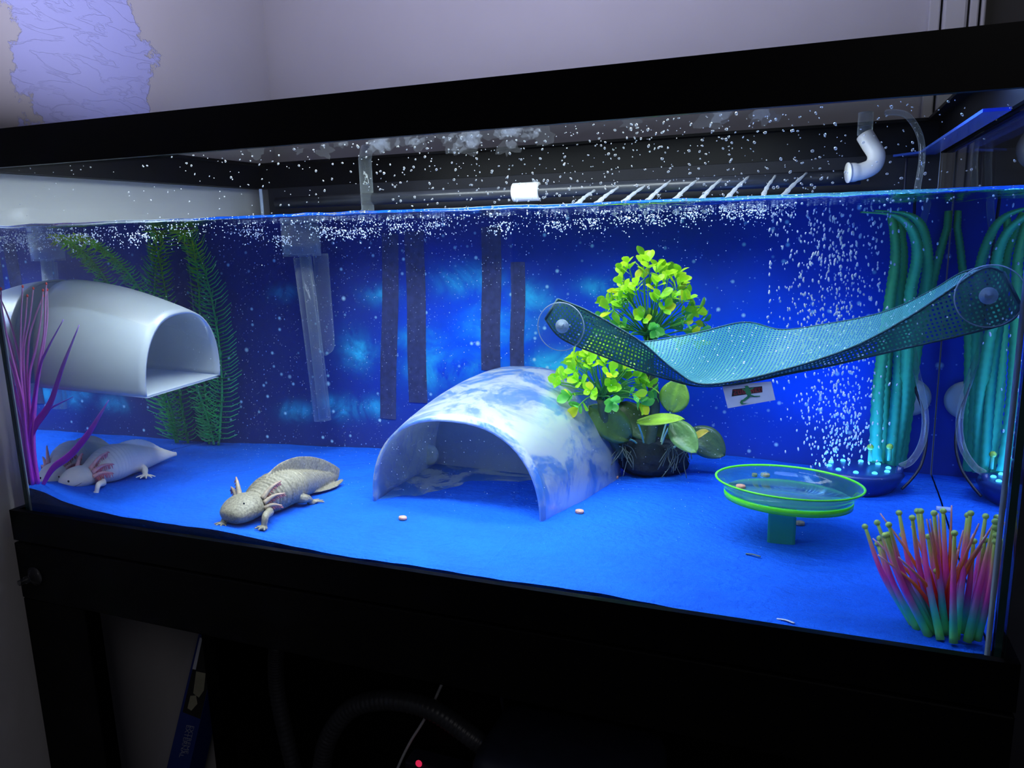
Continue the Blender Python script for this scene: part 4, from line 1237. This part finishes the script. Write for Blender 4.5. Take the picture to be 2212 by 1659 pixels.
# food pellets
PL = [('on the sand left of the dome opening', 870, 1119, None, 0), ('on the sand right of the dome', 1252, 1105, None, 0), ('lying in the dish, nearest its left rim', 1600, 1051, .0785, 1), ('lying flat at the far side of the dish', 1653, 1026, .0785, 1),
      ('lying in the dish beside the flat one at its far side', 1630, 1026, .0785, 1), ('half hidden behind the dish stem', 1728, 1130, None, 0), ('tiny, at the right foot of the dome', 1331, 1031, None, 0), ('tiny, by the mossy clump', 1441, 1017, None, 0)]
for k, (where, x, y, z, dish) in enumerate(PL):
    zz = z
    p = wz(x, y, z if z else .025)
    if z is None:
        for _ in range(12):
            zz = sand_z(p.x, min(max(p.y, .012), .55)) + .0022; p = wz(x, y, zz)
    r = .0034 if k in (6, 7, 4) else .0056
    Mr = Matrix.Rotation(rnd.uniform(0, 3), 4, 'Z')
    single('food_pellet', MB().lathe([(0, -.0022), (r * .85, -.0022), (r, -.0014), (r, .0014), (r * .85, .0022), (0, .0022)], 18, Matrix.Translation(p) @ Mr), MT['pellet'], p, 'pinkish brown food pellet ' + where, 'pellet', 'scattered food pellets')
p = wz(2048, 1140, .02)
p.z = sand_z(p.x, p.y) + .003
hk = single('plastic_tube_bit', MB().tube(cr([p + Vector((-.014, 0, 0)), p, p + Vector((.016, -.001, .001)), p + Vector((.024, 0, -.002))], 5), .0030, 8), MT['knob'], p, 'clear plastic tube bit lying on the sand behind the anemone', 'debris')
for nm, x, y, lab in (('leaf_scrap', 1627, 1199, 'thin dark leaf scrap on the sand in front of the dish'), ('pale_scrap', 1697, 1341, 'pale scrap on the sand near the front glass')):
    p = wz(x, y, .017); p.z = sand_z(p.x, max(p.y, .012)) + .0012; p = wz(x, y, p.z)
    single(nm, MB().tube(cr([p + Vector((-.008, .002, 0)), p + Vector((0, 0, .0008)), p + Vector((.008, -.003, 0))], 4), [(.0016, .0006)] * 9, 6), MT['root'] if nm[0] == 'l' else MT['tag'], p, lab, 'debris')

# ------------------------------------------------------------------ LED air bubbler with its hose and cable
BX, BY, BZ = 1.098, .465, .040
bb = thing('air_bubbler', (BX, BY, BZ), 'dark blue disc air stone with glowing blue leds behind the dish', 'air stone')
T_ = Matrix.Translation((BX, BY, 0))
obj('housing', MB().lathe([(0, .030), (.030, .030), (.050, .058), (.054, .066), (.052, .0705), (.044, .0715), (0, .0715)], 48, T_), MT['bubbler'], bb)
for k in range(10):
    a = k * .628 + .2; q = Vector((BX + .036 * math.cos(a), BY + .036 * math.sin(a), .0722))
    obj('led', MB().ball(q, (.0034, .0034, .0022), 10, 6), MT['led'], bb)
nz0 = wy(1945, 1008, .452)
obj('nozzle', MB().tube([Vector((BX + .045, BY - .012, .062)), nz0], .0042, 10), MT['bubbler'], bb)
pd = area('bubbler_glow', (BX - .01, BY, .0745), .09, .09, 0.22, (0.05, 0.25, 1.0), (math.pi, 0, 0))
pd.data.spread = math.radians(150)
pa = [nz0, wy(1968, 996, .455), wy(1990, 962, .47), wy(1999, 915, .485), wy(1994, 860, .50), wy(1980, 800, .51), wy(1972, 730, .515), Vector((1.150, .515, .34)), Vector((1.158, .508, .40)), ay(1982, 405, .50), ay(1992, 340, .50), ay(1986, 290, .505), ay(1962, 252, .515), ay(1938, 243, .53), ay(1915, 243, .545)]
P = cr(pa, 8)
hs = MB().tube(P, .0042, 12)
single('air_hose', hs, MT['tube'], nz0, 'clear airline hose looping from the air stone up the back right corner', 'hose')
P = cr([Vector((BX + .050, BY - .02, .052)), wy(1968, 1036, .452), wy(1990, 1003, .465), wy(2001, 950, .485), wy(1993, 885, .505), wy(1976, 835, .52), wy(1968, 760, .525), Vector((1.146, .53, .40)), Vector((1.146, .54, .47))], 8)
single('bubbler_cable', MB().tube(P, .0018, 7), MT['cable'], P[0], 'thin dark cable beside the clear airline hose', 'cable')
p = wy(1966, 858, .556)
single('suction_pad', MB().lathe([(0, 0), (.0245, 0), (.0250, .0015), (.020, .004), (0, .0045)], 32, Matrix.Translation(p) @ Matrix.Rotation(math.pi / 2, 4, 'X')), MT['disc'], p, 'milky round suction pad on the back behind the grass plant', 'suction cup')

# ------------------------------------------------------------------ intake tubes, spray bar, elbow
IX, IY = .252, .50
it = thing('intake_tube', (IX, IY, .08), 'clear plastic intake tube with a wide collar at the water surface', 'pipe')
top = wy(652, 545, IY)
T_ = Matrix.Translation((top.x, IY, 0))
obj('collar', MB().lathe([(.0305, .352), (.0315, .352), (.0315, .366), (.0322, .3665), (.0322, .372), (.0315, .3725), (.0318, .402), (.0300, .402), (.0295, .356), (.012, .354)], 40, T_), MT['tube'], it)
bot = wy(697, 908, IY)
obj('long_tube', MB().tube([top + Vector((0, 0, -.008)), top.lerp(bot, .5), bot], .0150, 24), MT['tube'], it)
obj('long_tube_core', MB().tube([top + Vector((.004, 0, -.004)), bot + Vector((.002, 0, .002))], .0085, 16), MT['tube'], it)
q0 = wy(692, 548, .525); q1 = wy(706, 735, .525); q2 = wy(703, 768, .525)
obj('short_tube', MB().tube(cr([q0, q0.lerp(q1, .5), q1, q2], 5), [.0130] * 12 + [.012, .0095, .006, .002], 20), MT['tube'], it)
a0, a1 = ay(788, 345, IY), ay(795, 455, IY)
obj('riser', MB().tube([a1 + Vector((-.02, 0, -.02)), a1, a1.lerp(a0, .5), a0, a0 + Vector((0, .01, .02))], .0115, 18), MT['tube'], it)

sb = thing('spray_bar', ay(1135, 412, .505), 'grey spray bar along the back just above the water', 'pipe')
P = [ay(600, 447, .505), ay(1000, 420, .505), ay(1400, 402, .505), ay(1860, 372, .505)]
z_ = sum(p.z for p in P) / 4
P = [Vector((p.x, .505, z_)) for p in P]
obj('bar', MB().tube(P, .0105, 18), MT['pipe'], sb)
c = ay(1136, 412, .505); 
obj('coupling', MB().tube([Vector((c.x - .022, .505, z_)), Vector((c.x - .021, .505, z_)), Vector((c.x + .023, .505, z_)), Vector((c.x + .024, .505, z_))], [.0125, .0150, .0150, .0125], 22), MT['pvc'], sb, label='white coupling sleeve')
jt = [((1278, 415), (1250, 438)), ((1330, 408), (1292, 437)), ((1388, 405), (1350, 434)), ((1440, 396), (1398, 434)), ((1498, 394), (1457, 432)), ((1552, 391), (1515, 430)), ((1610, 387), (1572, 427)), ((1668, 385), (1648, 424)), ((1735, 380), (1693, 421))]
for k, (u, v) in enumerate(jt):
    A, B_ = ay(*u, .488), ay(*v, .470)
    B2 = B_ + (B_ - A) * .8; B2.z = max(B2.z, WL - .002)
    Pj = cr([A + Vector((.004, .01, .004)), A.lerp(B_, .5) + Vector((0, 0, .001)), B_, B2], 5)
    m = MB().tube(Pj, [.0016 + .0030 * (i / (len(Pj) - 1)) + .0006 * math.sin(i * 2.3 + k) for i in range(len(Pj))], 8)
    obj('water_jet', m, MT['jet'], sb)
el = thing('pipe_elbow', ay(1870, 340, .50), 'white plastic pipe elbow hanging over the water at the back right', 'pipe')
P = cr([ay(1868, 292, .505), ay(1880, 312, .50), ay(1893, 335, .495), ay(1886, 358, .49), ay(1862, 370, .485), ay(1834, 373, .48)], 6)
obj('bend', MB().tube(P, [.0115] * (len(P) - 4) + [.0125, .0128, .0128, .0122], 18), MT['pvc'], el)
obj('collar', MB().tube([P[-1], P[-1] + (P[-1] - P[-2]).normalized() * .002], .0138, 18), MT['pvc'], el)
obj('riser', MB().tube([P[0] + Vector((0, .002, .030)), P[0]], .0100, 14), MT['tube'], el)

# ------------------------------------------------------------------ bubbles, specks, drops: past counting
bm_ = MB()


def bub(p, r, el_, m=bm_, tilt=.35):
    Mx = Matrix.Rotation(rnd.uniform(-tilt, tilt), 3, 'Y') @ Matrix.Rotation(rnd.uniform(-tilt, tilt), 3, 'X')
    m.ball(p, (r, r, r * el_), 6, 4, None, Mx)


for k in range(1150):
    t = rnd.random() ** .9; z = .076 + t * .325
    sp = .034 + .040 * t
    x = BX - .038 + .012 * (1 - t) - .010 * t + rnd.gauss(0, sp * .62); y = BY - .015 + rnd.gauss(0, .022)
    x = max(.98, min(1.165, x)); y = max(.36, min(.54, y))
    bub((x, y, min(z, .401)), rnd.uniform(.0007, .0014), rnd.uniform(1.4, 2.6))
single('bubble_column', bm_, MT['bubble'], (BX, BY, .2), 'column of rising air bubbles above the air stone', 'bubbles', kind='stuff')
sb_ = MB()
CL = [(60, 515), (120, 508), (180, 512), (290, 512), (540, 503), (612, 518), (700, 498), (745, 505), (790, 500), (860, 490), (930, 488), (1085, 488), (1200, 486), (1275, 480), (1352, 475), (1415, 472), (1490, 465), (1582, 462), (1640, 458)]
for cx, cy in CL:
    for k in range(75):
        x = cx + rnd.gauss(0, 17); y = cy - 8 + abs(rnd.gauss(0, 13))
        p = wy(x, y, rnd.uniform(.34, .47) if cx > 500 else rnd.uniform(.05, .12))
        p.z = min(p.z, WL - .003); p.x = max(.012, min(p.x, 1.18))
        bub(p, rnd.uniform(.0004, .0011), rnd.uniform(1, 1.8), sb_, 1.2)
for k in range(1100):
    x = rnd.uniform(-10, 1720); t = abs(rnd.gauss(0, 1))
    y = 492 - .038 * x + 10 + t * 22
    p = wy(x, y, rnd.uniform(.06, .5) if x > 420 else rnd.uniform(.02, .12)); p.z = min(p.z, WL - .002); p.x = max(.012, min(p.x, 1.18))
    bub(p, rnd.uniform(.0003, .0007), rnd.uniform(1, 1.7), sb_, 1.2)
for k in range(260):  # bead row stands in for the bright line of light along the front waterline
    x = rnd.uniform(.02, 1.18); y = rnd.uniform(.0105, .02)
    bub((x, y, WL - .003 - abs(rnd.gauss(0, .0022))), rnd.uniform(.0004, .0011), 1, sb_)
single('surface_bubbles', sb_, MT['bubble'], (.5, .3, .39), 'fine white bubbles churned in just under the water surface', 'bubbles', kind='stuff')
sp_ = MB()
for k in range(5200):
    p = Vector((rnd.uniform(.02, 1.15), rnd.uniform(.06, .55), rnd.uniform(.05, .395)))
    if rnd.random() > math.exp(-((p.x - .4) / .55) ** 2): continue
    r = rnd.uniform(.00025, .0005)
    sp_.add([p + Vector((r, 0, 0)), p + Vector((-r, 0, 0)), p + Vector((0, r, 0)), p + Vector((0, -r, 0)), p + Vector((0, 0, r)), p + Vector((0, 0, -r))],
            [(0, 2, 4), (2, 1, 4), (1, 3, 4), (3, 0, 4), (2, 0, 5), (1, 2, 5), (3, 1, 5), (0, 3, 5)])
single('suspended_specks', sp_, MT['speck'], (.5, .3, .2), 'tiny pale specks drifting in the water', 'specks', kind='stuff')

dm = MB()
for k in range(900):
    u = rnd.random()
    px = rnd.gauss(1250, 420) if u < .8 else rnd.uniform(40, 2200)
    yt_ = 362 - .0778 * px; yb_ = 487 - .0352 * px
    py = yt_ + (yb_ - yt_) * (rnd.random() ** (1.7 if px < 1000 else 1.1))
    p = ay(px, py, GT + .0004)
    if not (.012 < p.x < 1.188 and WL + .002 < p.z < .476): continue
    r = rnd.choice((.0004, .0005, .0006, .0008, .0011, .0014))
    Mx = Matrix.Rotation(rnd.uniform(-1.2, 1.2), 3, 'Y')
    dm.ball(p, (r, .0006 + r * .25, r * rnd.uniform(.5, .9)), 8, 5, None, Mx)
single('water_drops', dm, MT['drop'], (.6, GT, .44), 'beads of condensation on the front glass above the water', 'drops', kind='stuff')
fm = MB()
for k in range(46):
    px = rnd.gauss(960, 190); yt_ = 362 - .0778 * px
    if k > 30: px = rnd.uniform(600, 1750); yt_ = 362 - .0778 * px
    p = ay(px, yt_ + abs(rnd.gauss(0, 16)), GT + .0003)
    p.z = min(p.z, .4765); nn = 22; r = rnd.uniform(.0025, .0085)
    ring = []
    for i in range(nn):
        a = 2 * math.pi * i / nn
        q = 1 + .75 * noise.noise(Vector((k * 3.1, math.cos(a) * 1.6, math.sin(a) * 1.6))) + .4 * noise.noise(Vector((k * 5.7, math.cos(a) * 5, math.sin(a) * 5)))
        ring.append(p + Vector((r * 1.5 * q * math.cos(a), 0, r * q * math.sin(a))))
    off = Vector((0, .00012 * (k % 5), 0))
    fm.add([q + off for q in ring], [tuple(range(nn))])
single('condensation_film', fm, MT['film'], (.6, GT, .46), 'foggy patches of condensation under the top rim', 'condensation', kind='stuff')

# ------------------------------------------------------------------ under the stand
u = [ay(598, 1395, .30), ay(596, 1440, .30), ay(600, 1500, .30), ay(618, 1590, .30), ay(640, 1680, .30), ay(660, 1760, .30)]


def ribbed(P, r, name, label):
    P = cr(P, 26); n = len(P)
    return single(name, MB().tube(P, [r * (1 + (.05 if i % 3 == 0 else -.03)) for i in range(n)], 14), MT['hose'], P[0], label, 'hose')


ribbed(u, .0145, 'filter_hose', 'ribbed grey filter hose hanging straight down under the stand')
ribbed([ay(700, 1760, .28), ay(696, 1660, .28), ay(712, 1590, .28), ay(760, 1530, .28), ay(840, 1512, .28), ay(930, 1532, .28), ay(1010, 1585, .28), ay(1085, 1645, .28), ay(1120, 1690, .28)], .0165, 'filter_hose', 'ribbed grey filter hose arching over under the stand')
P = cr([ay(958, 1470, .325), ay(948, 1492, .325), ay(934, 1522, .325), ay(912, 1562, .325), ay(885, 1605, .325), ay(858, 1662, .325), ay(840, 1720, .325)], 6)
single('cable_run', MB().tube(P, .0026, 7), MT['white_cable'], P[0], 'thin white cable hanging behind the arched hose', 'cable')
P = cr([ay(1082, 1500, .325), ay(1088, 1535, .325), ay(1098, 1570, .325), ay(1110, 1600, .325)], 6)
single('cable_run', MB().tube(P, .003, 7), MT['cable'], P[0], 'short black cable hanging beside the filter', 'cable')
fc = ay(1215, 1660, .30)
cf = thing('canister_filter', (fc.x, .30, -.80), 'dark blue canister filter with a rounded lid under the stand', 'filter')
zt = ay(1180, 1545, .30).z
b_ = MB(); b_.box((fc.x - .105, .17, zt - .085), (fc.x + .16, .335, zt)); obj('lid', b_, MT['filter'], cf, True, .028)
b_ = MB(); b_.box((fc.x - .125, .16, -.80), (fc.x + .18, .340, zt - .087)); obj('body', b_, MT['filter'], cf, True, .02)
lp = ay(908, 1640, .30)
pw = thing('power_strip', (lp.x, .30, lp.z - .01), 'dark power strip with a red light under the stand', 'power strip')
b_ = MB(); b_.box((lp.x - .03, .296, lp.z - .045), (lp.x + .10, .335, lp.z - .008)); obj('case', b_, MT['cable'], pw, False, .004)
obj('light', MB().ball(lp + Vector((0, -.006, -.004)), (.006, .004, .006), 12, 8), MT['redled'], pw, label='red indicator light')

# leaning printed box beside the left leg, tucked behind the rail
bxA, bxB, bxC, bxD = Vector((-.0235, .322, -.345)), Vector((.0185, .330, -.350)), Vector((.0185, .205, -.590)), Vector((-.0235, .197, -.585))
pk = thing('filter_box', (bxD + bxC) / 2, 'blue cardboard box with a printed picture leaning under the stand', 'box')


def kq(u, v, e=0.0):
    n_ = (bxB - bxA).cross(bxD - bxA).normalized()
    if n_.y > 0: n_ = -n_
    return bxA.lerp(bxB, u).lerp(bxD.lerp(bxC, u), v) + n_ * e


def kpoly(pts, e, th=.0004):
    m = MB(); n = len(pts)
    return m.add([kq(a, b_, e) for a, b_ in pts] + [kq(a, b_, e - th) for a, b_ in pts], [tuple(range(n)), tuple(reversed(range(n, 2 * n)))] + [(i, i + n, (i + 1) % n + n, (i + 1) % n) for i in range(n)])


obj('carton', kpoly([(0, 0), (1, 0), (1, 1), (0, 1)], 0, .06), MT['box_blue'], pk, False)
obj('picture', kpoly([(.10, .05), (.99, .02), (.99, .56), (.12, .54)], .0006), MT['box_dark'], pk, False)
obj('picture_panel', kpoly([(.10, .05), (.22, .05), (.26, .26), (.10, .26)], .0009), MT['tag'], pk, False)
obj('picture_print', kpoly([(.30, .27), (.75, .27), (.85, .38), (.70, .43), (.40, .41)], .0009), MT['box_print'], pk, False)
obj('picture_print', kpoly([(.30, .43), (.55, .42), (.70, .47), (.50, .52), (.30, .51)], .0009), MT['box_print'], pk, False)
for txt, uu, sz in (('EXTREME', .62, .0115), ('EXTERNAL', .44, .0115)):
    cu = bpy.data.curves.new('lettering', 'FONT'); cu.body = txt; cu.size = sz; cu.extrude = .0001
    cu.materials.append(MT['box_text'])
    t_ = bpy.data.objects.new('text', cu); COL.objects.link(t_)
    dg = bpy.context.evaluated_depsgraph_get(); tm = bpy.data.meshes.new_from_object(t_.evaluated_get(dg))
    bpy.data.objects.remove(t_)
    o = bpy.data.objects.new('lettering', tm); COL.objects.link(o); o.parent = pk
    p0 = kq(uu, .61, .001); dn = (kq(uu, .9, .001) - p0).normalized(); acr = (kq(uu - .2, .62, .001) - p0).normalized()
    nrm = dn.cross(-acr).normalized()
    yv = nrm.cross(dn)
    if yv.dot(acr) > 0: yv = -yv
    Mx = Matrix.Identity(4); pl = p0 - Vector(pk.location); zv = dn.cross(yv)
    for i in range(3):
        Mx[i][0] = dn[i]; Mx[i][1] = yv[i]; Mx[i][2] = zv[i]; Mx[i][3] = pl[i]
    o.matrix_local = Mx
